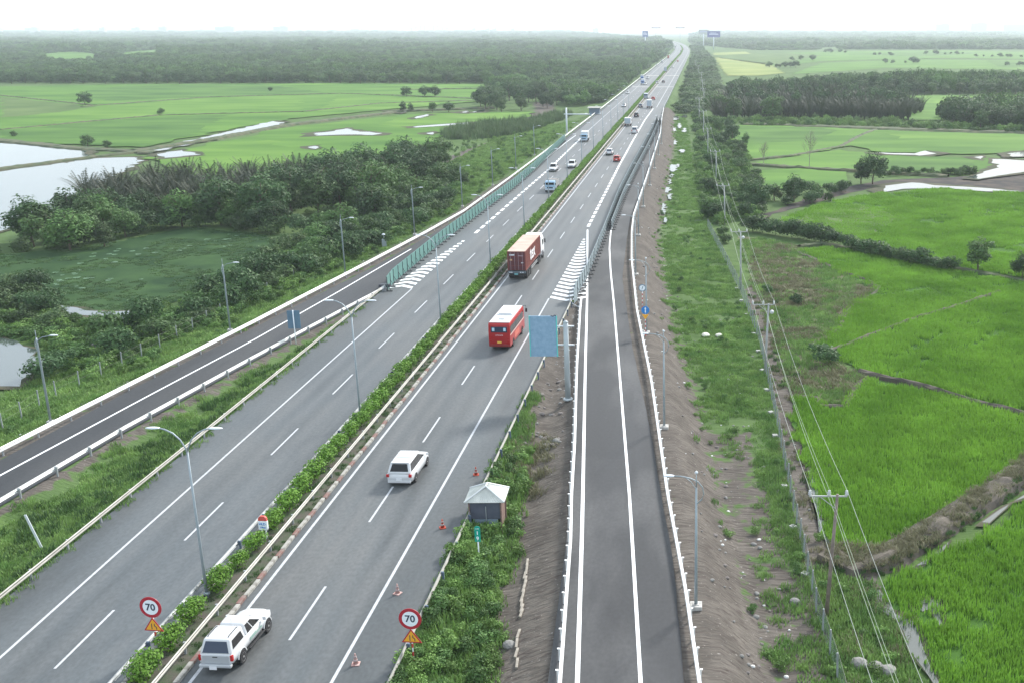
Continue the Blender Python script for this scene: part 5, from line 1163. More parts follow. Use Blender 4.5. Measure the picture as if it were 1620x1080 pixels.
# -- flat-faced lorries and minibuses seen further off
def make_lorry(name, label, cabm, boxm, L=6.5, H=3.0, face=1, stake=False):
    t = thing(name, label, 'truck'); w = 1.05
    q = MB(); q.prism([(L / 2 - 1.7, .55), (L / 2, .55), (L / 2 + .02, 1.35), (L / 2 - .25, 2.15), (L / 2 - .5, 2.3), (L / 2 - 1.7, 2.3)], -w + .05, w - .05, 'yz'); put('cab', q.mesh('cab', cabm, bevel=.07, smooth=True), t)
    bx(t, 'windscreen', (0, L / 2 - .1, 1.72), (1.7, .1, .6), GLASS, .02); bx(t, 'grille', (0, L / 2 + .02, 1.0), (1.2, .05, .22), BLACK); bx(t, 'bumper', (0, L / 2 + .03, .6), (1.95, .14, .25), mat('pale bumper', (.55, .6, .65), .5), .03)
    if stake:
        bx(t, 'load_bed', (0, -.9, .95), (2.1, L - 1.8, .2), boxm); 
        for s in (-1, 1):
            for z in (1.25, 1.6, 1.95): bx(t, 'side_board', (s * 1.04, -.9, z), (.05, L - 1.8, .22), boxm)
            for k in range(5): bx(t, 'stake', (s * 1.07, -L / 2 + .1 + k * (L - 1.9) / 4, 1.7), (.06, .08, 1.5), GALV)
        q = MB(); q.box((0, -.9, 2.45), (2.1, .08, .06)); q.box((0, L / 2 - 1.85, 2.2), (2.1, .08, .5)); put('headboard', q.mesh('headboard', boxm), t); bx(t, 'load', (0, -.9, 1.5), (1.9, L - 2.1, 1.0), mat('tarpaulin load', (.25, .22, .20), .9, var=.2, vs=2), .15)
    else: bx(t, 'cargo_box', (0, -.9, (.9 + H) / 2), (2.15, L - 1.85, H - .9), boxm, .03); bx(t, 'rear_door', (0, -L / 2 - .0, (1.0 + H) / 2), (1.95, .06, H - 1.2), mat('cargo door grey', (.36, .42, .48), .5))
    for s in (-1, 1):
        for yy in (-L / 2 + 1.3, L / 2 - 1.0): wheel(t, s * (w - .1), yy, .42, .3)
        bx(t, 'headlight', (s * .8, L / 2 + .03, .92), (.28, .05, .2), HEADL, .02); bx(t, 'tail_light', (s * .85, -L / 2 + .0, .72), (.3, .06, .14), TAIL); bx(t, 'mirror', (s * (w + .1), L / 2 - .2, 1.75), (.16, .1, .35), BLACK, .02)
    bx(t, 'chassis', (0, 0, .62), (.8, L, .2), BLACK); return t
def make_minibus(name, label, paint, roofm_=None):
    t = thing(name, label, 'bus'); L, w, H = 6.0, 1.0, 2.6; h = L / 2
    q = MB(); q.prism([(-h, .4), (h - .1, .4), (h, .7), (h, 1.25), (h - .35, H - .2), (h - .7, H), (-h + .2, H), (-h, H - .2)], -w, w, 'yz'); put('body', q.mesh('body', paint, bevel=.07, smooth=True), t)
    bx(t, 'roof_panel', (0, -.3, H + .0), (w * 1.8, L - 1.3, .06), roofm_ or WHITE, .02); F = (-h, h - .35, w, 1.2, -h, h - .35, w, H)
    bx(t, 'windscreen', (0, h - .13, 1.75), (1.75, .14, .7), GLASS, .03); bx(t, 'rear_window', (0, -h - .01, 1.95), (1.6, .04, .6), GLASSB, .02)
    for s in (-1, 1):
        bx(t, 'side_window', (s * (w + .005), -.3, 1.9), (.03, L - 1.5, .6), GLASS); bx(t, 'headlight', (s * .75, h + .0, .85), (.3, .05, .2), HEADL, .02); bx(t, 'tail_light', (s * .82, -h - .01, 1.05), (.16, .05, .35), TAIL, .02)
        for yy in (-h + 1.1, h - 1.0): wheel(t, s * (w - .12), yy, .36, .24)
    bx(t, 'grille', (0, h + .01, .85), (1.0, .05, .2), BLACK); bx(t, 'number_plate', (0, -h - .02, .7), (.42, .03, .18), PLATE); return t
V = []   # (builder, px, py of the end nearest the camera, heading: +1 away, -1 towards us, length)
def place(t, u, v, L, face):
    x, y = at(u, v); t.location = (x, y + L / 2 + .15, 0); t.rotation_euler = (0, 0, 0 if face > 0 else math.pi); return t
place(make_lorry('stake_truck', 'pale blue truck with a high stake bed coming down the left carriageway', BLUECAB, mat('stake grey', (.42, .42, .42), .7), 7.0, stake=True), 870, 305, 7.0, -1)
place(make_car('suv', 'white car with a dark windscreen ahead of the blue truck in the outer lane', 'car', WHITE, 'suv'), 873.5, 272.5, 4.7, -1)
place(make_car('suv', 'white suv close to the hedge, beside the other white car on the left carriageway', 'car', WHITE, 'suv'), 903, 267, 4.7, -1)
place(make_lorry('box_truck', 'small truck with a white box and blue grey cab on the left carriageway', BLUECAB, WHITE, 6.0, 2.9), 923.5, 225, 6.0, -1)
place(make_car('car', 'pale car on the left carriageway level with the cantilever mast', 'car', SILVER, 'sedan'), 986.5, 170, 4.5, -1)
place(make_car('car', 'white car further up the left carriageway just before the pavement joint', 'car', WHITE, 'sedan'), 992.5, 149, 4.5, -1)
place(make_car('suv', 'silver white suv next to the red car on the right carriageway', 'car', WHITE, 'suv', glass=GLASSB), 963.5, 246.5, 4.7, 1)
place(make_car('car', 'small red car near the block dashes on the right carriageway', 'car', REDCAR, 'hatch'), 975.2, 256.6, 4.0, 1)
place(make_lorry('box_truck', 'white box truck hugging the median kerb on the right carriageway', WHITE, WHITE, 6.0, 2.9), 992.8, 200.5, 6.0, 1)
place(make_car('van', 'pale blue white van beside the white box truck', 'van', WHITE, 'van', glass=GLASSB), 1003.6, 212.0, 5.2, 1)
place(make_car('car', 'black car just ahead of the white box truck', 'car', DARKCAR, 'suv'), 1006.3, 186, 4.7, 1)
place(make_car('car', 'grey car with a dark roof left of the big box truck', 'car', GREYCAR, 'suv', glass=GLASSB), 1012.8, 171, 4.7, 1)
place(make_lorry('box_truck', 'taller truck with a white topped grey box, in front of the white van', GREYCAR, WHITE, 7.0, 3.5), 1027, 172, 7.0, 1)
place(make_minibus('minibus', 'blue grey minibus with a white roof just before the pavement joint', mat('blue grey paint', (.3, .36, .42), .4)), 1021.5, 157, 6.0, 1)
place(make_car('car', 'red and white car right of the blue grey minibus', 'car', REDCAR, 'hatch'), 1033.2, 158.5, 4.0, 1)
place(make_lorry('truck', 'blue truck with a white load in the far queue on the left carriageway', BLUE2, WHITE, 7.0, 3.2), 1016.5, 134, 7.0, -1)
place(make_lorry('truck', 'blue cab truck right behind the other blue truck far off on the left carriageway', BLUE2, SILVER, 7.0, 3.2), 1015.5, 127, 7.0, -1)
place(make_car('car', 'white car by the hedge just beyond the near pavement joint', 'car', WHITE, 'hatch'), 1020.5, 134.5, 4.0, -1)
place(make_car('car', 'dark windowed car right of the far blue trucks', 'car', SILVER, 'suv'), 1024.5, 125.5, 4.7, -1)
place(make_car('car', 'silver car with pale roof just past the near pavement joint, right carriageway', 'car', SILVER, 'suv'), 1039.2, 133, 4.7, 1)
place(make_car('car', 'dark car on the outer lane just past the near pavement joint', 'car', DARKCAR, 'sedan'), 1049.2, 131.5, 4.5, 1)
place(make_car('car', 'dark grey car between the two pavement joints on the right carriageway', 'car', GREYCAR, 'sedan'), 1044.6, 122, 4.5, 1)
place(make_lorry('truck', 'tall dark truck beyond the far pavement joint', DARKCAR, mat('dark grey box', (.09, .09, .11), .6), 9.0, 4.2), 1052.5, 115.5, 9.0, 1)
far_cols = [(WHITE, 'white'), (SILVER, 'silver'), (GREYCAR, 'grey'), (DARKCAR, 'dark'), (REDCAR, 'red')]
fars = [(1038.6, 104.5, -1, 0, 'suv'), (1047.2, 100, -1, 0, 'mini'), (1046.8, 96.5, -1, 3, 'suv'), (1057, 93.5, -1, 4, 'truck'), (1061, 79, -1, 2, 'suv'), (1066.5, 77.5, -1, 0, 'mini'), (1068.5, 75.2, -1, 3, 'suv'), (1070, 73, -1, 0, 'mini'), (1063.8, 108, 1, 1, 'sedan'), (1063.6, 99.8, 1, 3, 'suv'), (1072.2, 98.4, 1, 4, 'suv'), (1077, 82, 1, 3, 'suv'), (1081, 79, 1, 4, 'suv'), (1079, 75, 1, 3, 'sedan')]
where = ['first beyond the far pavement joint', 'in the middle of the far queue', 'just behind the white minibus', 'beside the hedge far up the road', 'near where the road starts to curve', 'close to the road bend', 'before the bend', 'almost at the bend']
li = ri = 0
for (u, v, f, c, k) in fars:
    m_, cn = far_cols[c]
    if f < 0: w_ = where[min(li, 7)]; li += 1; side = 'left'
    else: w_ = ['just past the far pavement joint', 'in the inner lane far up the road', 'in the outer lane far up the road', 'on the far straight near the bend', 'by the outer edge near the bend', 'almost at the bend'][min(ri, 5)]; ri += 1; side = 'right'
    if k == 'truck': place(make_lorry('truck', f'distant red truck on the {side} carriageway {w_}', REDCAR, mat('red brown box', (.3, .09, .06), .6), 9, 3.8), u, v, 9, f)
    elif k == 'mini': place(make_minibus('minibus', f'distant {cn} minibus on the {side} carriageway {w_}', m_), u, v, 6, f)
    else: place(make_car('car', f'distant {cn} car on the {side} carriageway {w_}', 'car', m_, k), u, v, 4.7, f)

# ================================================================== HEDGE, TREES, BUSHES
random.seed(21)
HEDGE = [crown('foliage', 600 + i, [(0, 0, .75, .74, .72), (.22, .32, .85, .52, .55), (-.25, -.3, .82, .52, .52), (.1, -.42, .7, .48, .5), (-.1, .45, .72, .48, .5)], 950, .17, L_HEDGE) for i in range(4)]
STEM = trunk('stem', 9, .8, .05, BARK, 3, .1)
HY = [48.6, 51.5, 54.3, 57.9, 60.7, 63.2, 66.3]; y = 48.6; k = 0
while k < 290:
    skip = any(abs(y - g) < .7 for g in (57.0, 64.8)) and False
    x = -28.95 + random.uniform(-.08, .08); s = random.uniform(1.0, 1.22) * (.74 if 60 < y < 65 else 1)
    t = thing('median_shrub', 'x', 'shrub', (x, y, -.02), random.choice((0, math.pi)) + random.uniform(-.25, .25))
    t.scale = (s * .98, s * random.uniform(1.15, 1.38), s * .95)
    t['label'] = 'clipped bright green shrub in the row along the median' if k > 3 else ['lowest clipped shrub at the bottom edge of the median row', 'second clipped shrub, just below the 70 sign in the median', 'third clipped shrub, right beside the median 70 sign post', 'clipped shrub just above the foot of the nearest double street lamp'][k]
    t['group'] = 'clipped shrubs in the median' if k > 3 else 'nearest shrubs in the median'
    put('foliage', HEDGE[k % 4], t); put('stem', STEM, t)
    k += 1; y = HY[k] if k < len(HY) else y + 2.78 + random.uniform(-.14, .14)
P_H = [proto('hedge_clump', h_) for h_ in HEDGE]
pts = []
while y < 2400: pts.append((-28.95 + bend(y), y, 0, random.random() * 3, (1.15, 1.5, 1.05), random.randrange(4))); y += 2.7
scatter('median_hedge', pts, P_H, 'clipped green hedge running far up the median')

NT = [0]
KIND = ['mid green tree', 'very dark tree', 'olive coloured tree', 'light green tree', 'narrow dark tree', 'low spreading tree']
def zoned(kind, x, y):
    u = 'left' if x < -98 else ('middle' if x < -78 else 'right'); d = 'front' if y < 196 else ('inner' if y < 225 else 'rear')
    return f'{KIND[kind]} in the {u} {d} part of the wood behind the lily pond', f'{KIND[kind]}s in the {u} {d} part of the wood'
def tree(kind, x, y, s=1.0, label='', group=None, rz=None, sxy=1.0, zone=None):
    if zone: label, group = zoned(kind, x, y)
    me, tk, H = TREES[kind]; z = on(x, y) - .05
    t = thing('tree', label, 'tree', (x, y, z), random.random() * 6.28 if rz is None else rz, group); t.scale = (s * sxy, s * sxy, s); put('crown', me, t); put('trunk', tk, t); NT[0] += 1; return t
def bush(kind, x, y, s=1.0, label='', group=None, z=None):
    me, H = BUSHES[kind]; t = put('bush', me, None, (x, y, (on(x, y) if z is None else z) - .05), random.random() * 6.28); t.scale = (s * random.uniform(.85, 1.2), s, s * random.uniform(.75, 1.2)); return tag(t, label, 'bush', group)
def nipa(x, y, s, label, group):
    t = put('nipa_palm', random.choice(PALMS), None, (x, y, ZF), random.random() * 6.28); t.scale = (s, s, s); return tag(t, label, 'palm', group)
def fill(poly, step, jit=.42, z=ZF):
    P = px(poly, z); x0, x1 = min(p[0] for p in P), max(p[0] for p in P); y0, y1 = min(p[1] for p in P), max(p[1] for p in P); out = []
    y = y0
    while y < y1:
        x = x0
        while x < x1:
            q = (x + random.uniform(-jit, jit) * step, y + random.uniform(-jit, jit) * step)
            if inside(q, P): out.append(q)
            x += step
        y += step
    return out
random.seed(33)
# (1) the wood between the lily pond and the rice, left
W1_nipa = [(150, 330), (330, 318), (470, 310), (480, 292), (330, 296), (215, 300), (120, 320)]
W1_back = [(330, 296), (480, 292), (640, 268), (655, 262), (560, 272), (430, 282)]
for x, y in fill([(150, 352), (330, 332), (560, 318), (560, 290), (420, 290), (330, 296), (200, 306), (110, 332)], 4.4): nipa(x, y, random.uniform(.85, 1.15), 'dark spiky nipa palm in the thicket between pond and flooded field', 'nipa palms behind the lily pond')
for x, y in fill([(40, 395), (150, 382), (300, 355), (420, 358), (560, 345), (640, 318), (700, 285), (705, 268), (655, 262), (560, 290), (420, 322), (300, 340), (120, 358), (30, 368)], 6.2):
    tree(random.choice((0, 1, 1, 2, 3, 4, 5)), x, y, random.uniform(.8, 1.2) * (1.12 if x > -90 else .9), 'wood', sxy=1.15, zone='wood')
EDGE = [(-20, 404), (0, 402), (60, 398), (150, 388), (220, 373), (300, 359), (360, 362), (420, 370), (470, 372), (540, 366), (600, 352), (660, 326), (710, 298)]
for (a, b_), (c, d_) in zip(EDGE, EDGE[1:]):
    A, B = Vector(at(a, b_, ZF)), Vector(at(c, d_, ZF)); k = max(1, int((B - A).length / 3.4))
    for i in range(k):
        p = A.lerp(B, (i + random.random()) / k); bush(random.choice((0, 1, 1, 3)), p.x - random.uniform(0, 1), p.y + random.uniform(.2, 2.5), random.uniform(1.0, 1.7), 'low leafy growth at the foot of the wood along the lily pond shore', 'undergrowth along the lily pond shore')
        if random.random() < .5: q_ = (p.x - random.uniform(-1, 1), p.y + random.uniform(2.5, 5)); tree(random.choice((0, 1, 3, 5)), q_[0], q_[1], random.uniform(.7, 1.05), 'wood', sxy=1.15, zone='wood')
x, y = at(112, 397, ZF); tree(3, x, y, .98, 'large pale green rounded tree at the far left edge of the lily pond', rz=.4, sxy=1.25)
x, y = at(165, 392, ZF); tree(2, x, y, .7, 'smaller olive tree leaning on the pale green tree by the pond', sxy=1.2)
for (u, v, kd, s, lab) in [(505, 392, 3, .62, 'round pale green tree standing out in front of the wood, above the pond end'), (545, 375, 3, .85, 'tall light green tree in front of the dark wood near the lamp'), (610, 340, 3, .6, 'light green bushy tree at the right end of the wood'), (700, 300, 1, .8, 'dark tree standing alone beside the bare earth right of the wood'), (684, 262, 1, .62, 'small dark tree at the corner of the left rice field'), (735, 300, 0, .5, 'small tree just behind the fourth left street lamp')]:
    x, y = at(u, v, ZF); tree(kd, x, y, s, lab, sxy=1.1)
# (2) scrub between the pond and the left slip road
for x, y in fill([(690, 318), (735, 300), (700, 350), (610, 398), (525, 442), (430, 480), (330, 520), (230, 555), (150, 590), (125, 575), (120, 558), (150, 535), (245, 512), (300, 486), (380, 440), (440, 395), (520, 372), (600, 350)], 4.2):
    bush(random.choice((0, 1, 1, 3, 2)), x, y, random.uniform(.95, 1.6), 'leafy green bush in the scrub between pond and left slip road', 'bushes between the pond and the slip road')
for x, y in fill([(520, 395), (600, 362), (690, 322), (660, 345), (600, 385), (540, 420)], 5.0): tree(random.choice((0, 2, 5)), x, y, random.uniform(.42, .6), 'small tree on the scrubby bank beside the left slip road', 'small trees on the left bank')
for x, y in fill([(-60, 450), (0, 446), (60, 462), (100, 495), (100, 520), (80, 528), (50, 520), (0, 520), (-60, 515)], 3.9): bush(random.choice((0, 1, 3, 3)), x, y, random.uniform(1.0, 1.5), 'rounded bush on the bank between the lily pond and the corner pond', 'bushes left of the lily pond')
for (u, v, s, lab) in [(70, 600, 1.25, 'dark low bush on the shore of the corner pond'), (95, 585, .9, 'small bush behind the one on the corner pond shore'), (130, 162, 1.9, None)]:
    if lab: x, y = at(u, v, ZF); bush(1, x, y, s, lab)
# lone trees and bushes in the left rice fields
for (u, v, kd, s, lab) in [(135, 167, 1, .85, 'lone dark round tree in the far left rice field'), (255, 182, 5, .48, 'small dark shrub like tree in the left rice field left of the canal'), (139, 232, 5, .62, 'low dark tree on the dike by the flooded field'), (22, 217, 5, .35, 'tiny tree on the dike at the left edge'), (638, 178, 4, .62, 'slim dark tree by the canal puddle'), (650, 177, 4, .5, 'smaller slim dark tree right beside the canal tree'), (643, 154, 1, .75, 'round dark tree in the far rice field'), (672, 154, 1, .8, 'left tree of the wide dark pair in the far rice field'), (688, 154, 1, .8, 'right tree of the wide dark pair in the far rice field'), (428, 145, 1, .35, 'tiny round tree far out in the rice field'), (685, 178, 0, .62, 'leafy tree on the canal bank near the bushes'), (710, 178, 1, .6, 'dark tree on the canal bank, right one'), (170, 234, 5, .4, 'small bush like tree on the dike next to the low dark tree')]:
    x, y = at(u, v, ZF); tree(kd, x, y, s, lab, sxy=1.35)
# (3) edge of the big left forest, tree by tree; the mass behind as one
for i in range(42):
    u = -20 + i * 19.2 + random.uniform(-5, 5); v = 132.5 + random.uniform(-1.2, .6); x, y = at(u, v, ZF); tree(random.choice((0, 1, 1, 2, 4)), x, y, random.uniform(.85, 1.25), 'tree in the front edge of the big forest beyond the left rice fields', 'front trees of the big left forest', sxy=1.5)
for x, y in fill([(740, 172), (770, 155), (830, 150), (880, 160), (890, 172), (830, 176), (780, 178)], 12): tree(random.choice((1, 2, 4)), x, y, random.uniform(.9, 1.3), 'dusky tree in the clump at the right end of the left rice fields', 'trees of the clump right of the rice fields', sxy=1.2)
# (4) right side
for x, y in fill([(1128, 192), (1250, 188), (1440, 194), (1440, 188), (1250, 182), (1128, 186)], 4.4): nipa(x, y, random.uniform(1.05, 1.4), 'tall dark nipa palm at the front of the palm wall behind the right rice field', 'nipa palms behind the right rice field')
for (u, v, kd, s, lab) in [(1133, 186, 3, 1.5, 'tall pale yellow green tree at the left end of the palm wall'), (1160, 192, 0, 1.35, 'leafy green tree second from the left in front of the palm wall'), (1222, 194, 0, 1.5, 'tall green tree standing in the middle of the palm wall'), (1128, 200, 5, .7, 'round green tree at the left corner of the right rice field'), (1137, 212, 0, .85, 'round green tree below the corner tree beside the power line'), (1158, 222, 1, .75, 'dark tree between the power line and the rice field'), (1180, 232, 4, .55, 'purplish dark small tree left of the leafless tree'), (1175, 245, 2, .6, 'olive tree below the purplish tree'), (1380, 292, 1, .98, 'large dark tree on the river bank in the right fields'), (1362, 291, 4, .8, 'smaller dark tree touching the large river bank tree'), (1547, 430, 0, .72, 'lone tree with a visible trunk on the right field bund'), (1617, 440, 1, .5, 'dark small tree cut by the right edge'), (1187, 320, 0, .7, 'green tree right of the power line, below the leafless trees'), (1200, 330, 1, .75, 'dark green tree right of the fourth power pole'), (1256, 320, 1, .75, 'dark tree in the middle of the field hedgerow'), (1225, 318, 5, .6, 'bushy tree left of the dark hedgerow tree'), (1290, 318, 5, .6, 'bushy tree right of the dark hedgerow tree'), (1122, 345, 3, .62, 'light green tree growing at the end of the chain-link fence')]:
    x, y = at(u, v, ZF); tree(kd, x, y, s, lab, sxy=1.15)
for i in range(14): u = 1188 + i * 10.5; v = 366 + i * 1.7; x, y = at(u, v, ZF); bush(1, x, y, random.uniform(.85, 1.25), 'dark bush in the hedgerow above the near rice field', 'bushes of the left part of the hedgerow')
for i in range(15): u = 1346 + i * 11.2; v = 397 + i * 2.4; x, y = at(u, v, ZF); bush((1, 3)[i % 2], x, y, random.uniform(.7, 1.25), 'dark bush along the bund right of the hedgerow gap', 'bushes of the right part of the hedgerow')
for x, y in fill([(1175, 345), (1200, 300), (1290, 300), (1345, 297), (1350, 312), (1290, 325), (1230, 335), (1200, 352)], 5.6): bush(random.choice((1, 1, 0, 3)), x, y, random.uniform(.8, 1.2), 'bush in the thicket at the end of the right rice fields', 'bushes around the right hedgerow trees')
for i in range(14): u = 1395 + i * 11; x, y = at(u, 276 + (i % 3), ZF); bush((1, 3)[i % 2], x, y, random.uniform(.5, .95), 'low dark bush on the river bank', 'bushes on the river bank')
for x, y in fill([(1100, 345), (1135, 350), (1150, 395), (1150, 330), (1140, 270), (1125, 215), (1110, 175), (1098, 180), (1102, 250), (1105, 300)], 6.0):
    (bush(random.choice((0, 1, 2)), x, y, random.uniform(.7, 1.3), 'bush under the power line beside the grass bank', 'bushes under the power line'))
for x, y in fill([(1150, 200), (1178, 240), (1185, 262), (1205, 290), (1195, 340), (1160, 340), (1150, 280), (1135, 220)], 6.0): bush(random.choice((0, 1, 3)), x, y, random.uniform(.8, 1.35), 'bush between the power line and the first rice field', 'bushes right of the power line')
for (u, v, s, lab) in [(1305, 575, .95, 'dark low bush at the tip of the middle rice field'), (1260, 482, .55, 'small bush in the dry grass area'), (1215, 465, .5, 'tiny bush by the third power pole'), (790, 60, 0, None)]:
    if lab: x, y = at(u, v, ZF); bush(1, x, y, s, lab)
for x, y in fill([(1505, 204), (1700, 210), (1700, 198), (1560, 190), (1505, 194)], 5.5): tree(random.choice((0, 1, 1, 4)), x, y, random.uniform(1.0, 1.35), 'tall dark tree in the clump at the right edge behind the rice', 'trees of the clump at the right edge', sxy=1.25)
for i in range(20): u = 1210 + i * 22; x, y = at(u, 150 + random.uniform(-1, 1), ZF); tree(random.choice((0, 1, 2, 5)), x, y, random.uniform(.8, 1.25), 'tree in the second forest band across the right fields', 'trees of the second right forest band', sxy=1.3)
# leafless trees
def bare_tree(u, v, H, label):
    x, y = at(u, v, ZF); t = thing('leafless_tree', label, 'tree', (x, y, ZF)); random.seed(int(u)); q = MB(); q.tube([(0, 0, -.3), (.05, 0, H * .4), (.1, .05, H)], .10, 6, .03)
    for k in range(34):
        a = random.random() * 6.28; z0 = H * random.uniform(.3, .95); L = (H - z0) * .5 + .9; e = (math.cos(a) * L * .55, math.sin(a) * L * .55, z0 + L * .8)
        q.tube([(0.05, 0, z0), e], .03, 4, .012)
        for j in range(3): b_ = random.random() * 6.28; q.tube([tuple(Vector((0.05, 0, z0)).lerp(Vector(e), .6 + .1 * j)), (e[0] + math.cos(b_) * .6, e[1] + math.sin(b_) * .6, e[2] + .4)], .014, 3, .008)
    put('trunk', q.mesh('trunk', BARKP), t); 
    put('sparse_leaves', crown('sparse', int(u), [(0, 0, H * .7, 1.5, H * .28)], 90, .22, L_OLIVE), t); return t
bare_tree(1280, 268, 9.5, 'thin leafless tree standing on the bund in the right rice field'); bare_tree(1208, 262, 5.5, 'shorter leafless tree left of the thin leafless tree')
# dead grey branches in the dark wood and palms
# ---- forests that read as one mass
random.seed(44)
def mass(name, poly, lo, label, excl=(), scale=1.0, kinds=(0, 1, 2, 3), cap=14000, k=.0055, zz=1.0):
    P = px(poly); ex = [px(e) for e in excl]; y0, y1 = min(p[1] for p in P), min(cap, max(p[1] for p in P)); pts = []; y = y0
    while y < y1:
        s = max(lo, y * k); xa = [p for p in P]; x0, x1 = min(p[0] for p in P), max(p[0] for p in P)
        x0 = max(x0, -.66 * y - 60); x1 = min(x1, .34 * y + 60); x = x0
        while x < x1:
            q = (x + random.uniform(-.45, .45) * s, y + random.uniform(-.45, .45) * s)
            if inside(q, P) and not any(inside(q, e) for e in ex) and not (interp(LRAIL, q[1]) + bend(q[1]) - 5 < q[0] < interp(RRAIL, q[1]) + bend(q[1]) + 6):
                nn = noise.noise(Vector((q[0] * .012, q[1] * .012, 2))); f = s / 5.2; h_ = (.74 + .7 * nn + .55 * noise.noise(Vector((q[0] * .0035, q[1] * .006, 5))) + random.uniform(-.25, .42)) * zz * scale
                pts.append((q[0], q[1], ZF - .2, random.random() * 6.28, (f * scale * random.uniform(.75, 1.35), f * scale * random.uniform(.75, 1.35), max(.35, h_) * min(1.5 if q[1] < 5000 else 3.4, max(1, f * (.75 if q[1] < 5000 else .4)))), (5 if (0 in kinds and 4 not in kinds and noise.noise(Vector((q[0] * .03, q[1] * .03, 8))) > .22 and random.random() < .6) else random.choice(kinds))))
            x += s
        y += s
    return scatter(name, pts, P_FOREST, label)
clear_l = [[(56, 98), (70, 86), (110, 83), (150, 85), (164, 93), (150, 99), (100, 100)], [(180, 95), (196, 84), (250, 79), (256, 92), (215, 97)], [(795, 91), (870, 87), (860, 93)]]
mass('forest', [(-400, 131.5), (770, 131.5), (775, 150), (840, 150), (880, 158), (900, 170), (960, 168), (1010, 120), (1050, 90), (1062, 76), (1050, 68), (1035, 63.5), (1000, 61), (930, 57), (880, 51.2), (-900, 51.2)], 5.2, 'vast hazy forest stretching from the left rice fields to the horizon', clear_l)
mass('forest', [(905, 158), (938, 148), (955, 133), (925, 140), (900, 150)], 5, 'strip of forest along the far left rail')
mass('forest', [(1054, 150), (1060, 180), (1100, 180), (1126, 172), (1142, 140), (1126, 100), (1118, 88), (1106, 76), (1093, 76), (1080, 100), (1062, 136)], 5.2, 'scrubby woodland between the far road and the pale field', kinds=(1, 2, 1, 3), zz=.55)
mass('forest', [(1140, 183), (1440, 186), (1460, 178), (1390, 160), (1300, 158), (1150, 160), (1140, 165)], 4.6, 'dense palm and tree mass behind the front palms on the right', kinds=(4, 4, 4, 0), scale=1.15)
mass('forest', [(1150, 150), (1240, 149), (1700, 149), (1760, 134), (1620, 126), (1480, 136), (1420, 133), (1330, 129), (1235, 134), (1160, 141)], 5.2, 'wide dark forest band across the right fields')
mass('forest', [(1480, 186), (1500, 200), (1800, 204), (1800, 184), (1600, 184)], 5.2, 'dark tree mass behind the right edge clump')
mass('forest', [(1100, 72), (1200, 80), (1320, 79), (1800, 79), (2200, 51.2), (1120, 51.2), (1095, 58), (1092, 68)], 6, 'far hazy forest on the right reaching the horizon', [[(1290, 80), (1380, 76), (1382, 72), (1300, 76)]])
for (a, b_, v, n_) in ((1215, 1262, 107, 6), (1300, 1345, 84, 4), (1380, 1420, 88, 4), (1462, 1530, 86.5, 7), (1540, 1640, 91, 9), (1250, 1290, 96, 3), (1395, 1460, 101, 5), (1590, 1680, 104, 7)):
    for k in range(n_):
        x, y = at(a + (b_ - a) * (k + random.uniform(.1, .9)) / n_, v + random.uniform(-.6, .6), ZF); tree(random.choice((1, 2, 5)), x, y, random.uniform(.5, 1.0), 'tree in a broken hedgerow among the far pale fields on the right', 'hedgerow trees in the far right fields', sxy=1.6)

# ================================================================== GROUND COVER
random.seed(55)
def cover_pts(x0, x1, y0, y1, step, test, prot_n, s0=.8, s1=1.3, zoff=0.0):
    out = []; y = y0
    while y < y1:
        a = x0(y) if callable(x0) else x0; b_ = x1(y) if callable(x1) else x1; x = a
        while x < b_:
            X, Y = x + random.uniform(-.5, .5) * step, y + random.uniform(-.5, .5) * step; d = test(X, Y)
            if d > random.random(): s = random.uniform(s0, s1); out.append((X, Y, on(X, Y) + zoff, random.random() * 6.28, (s, s, s * random.uniform(.7, 1.2)), random.randrange(prot_n)))
            x += step
        y += step * (1 + max(0, y - 120) * .004)
    return out
nz = lambda x, y, s, k=0.0: noise.noise(Vector((x * s, y * s, k)))
rr = lambda y: interp(RRAIL, y)
# right grass bank
g = lambda x, y: 0 if y > 150 and any(inside((x, y), p_) for p_ in PD) else sm((x - rr(y) - 3.6) / 2.5 + nz(x, y, .35) * 1.5) * (.95 if nz(x, y, .16, 5) > -.22 + .3 * max(0, 1 - (x - rr(y) - 3.6) / 5) else .18)
scatter('bank_grass', cover_pts(lambda y: rr(y) + 2.5, lambda y: interp([(40, 8), (75, 7.2), (121, 7), (168, 3.8), (196, 1.8), (300, -2), (480, -7)], y), 44, 470, .62, lambda x, y: g(x, y) * (.8 if y < 75 and nz(x, y, .25, 9) < -.05 else 1), 3, .55, 1.05), P_GRASS, 'green grass covering the bank right of the slip road')
scatter('bank_weeds', cover_pts(lambda y: rr(y) + 4.5, lambda y: interp([(40, 14), (60, 12.5), (75, 8.5), (121, 8), (168, 5), (260, 1), (480, -5)], y), 44, 300, 1.5, lambda x, y: .55 if nz(x, y, .2, 3) > (.12 if y > 68 or x < 7 else -.3) else .04, 4, .3, .75), P_WEED, 'leafy weeds dotted over the right bank')
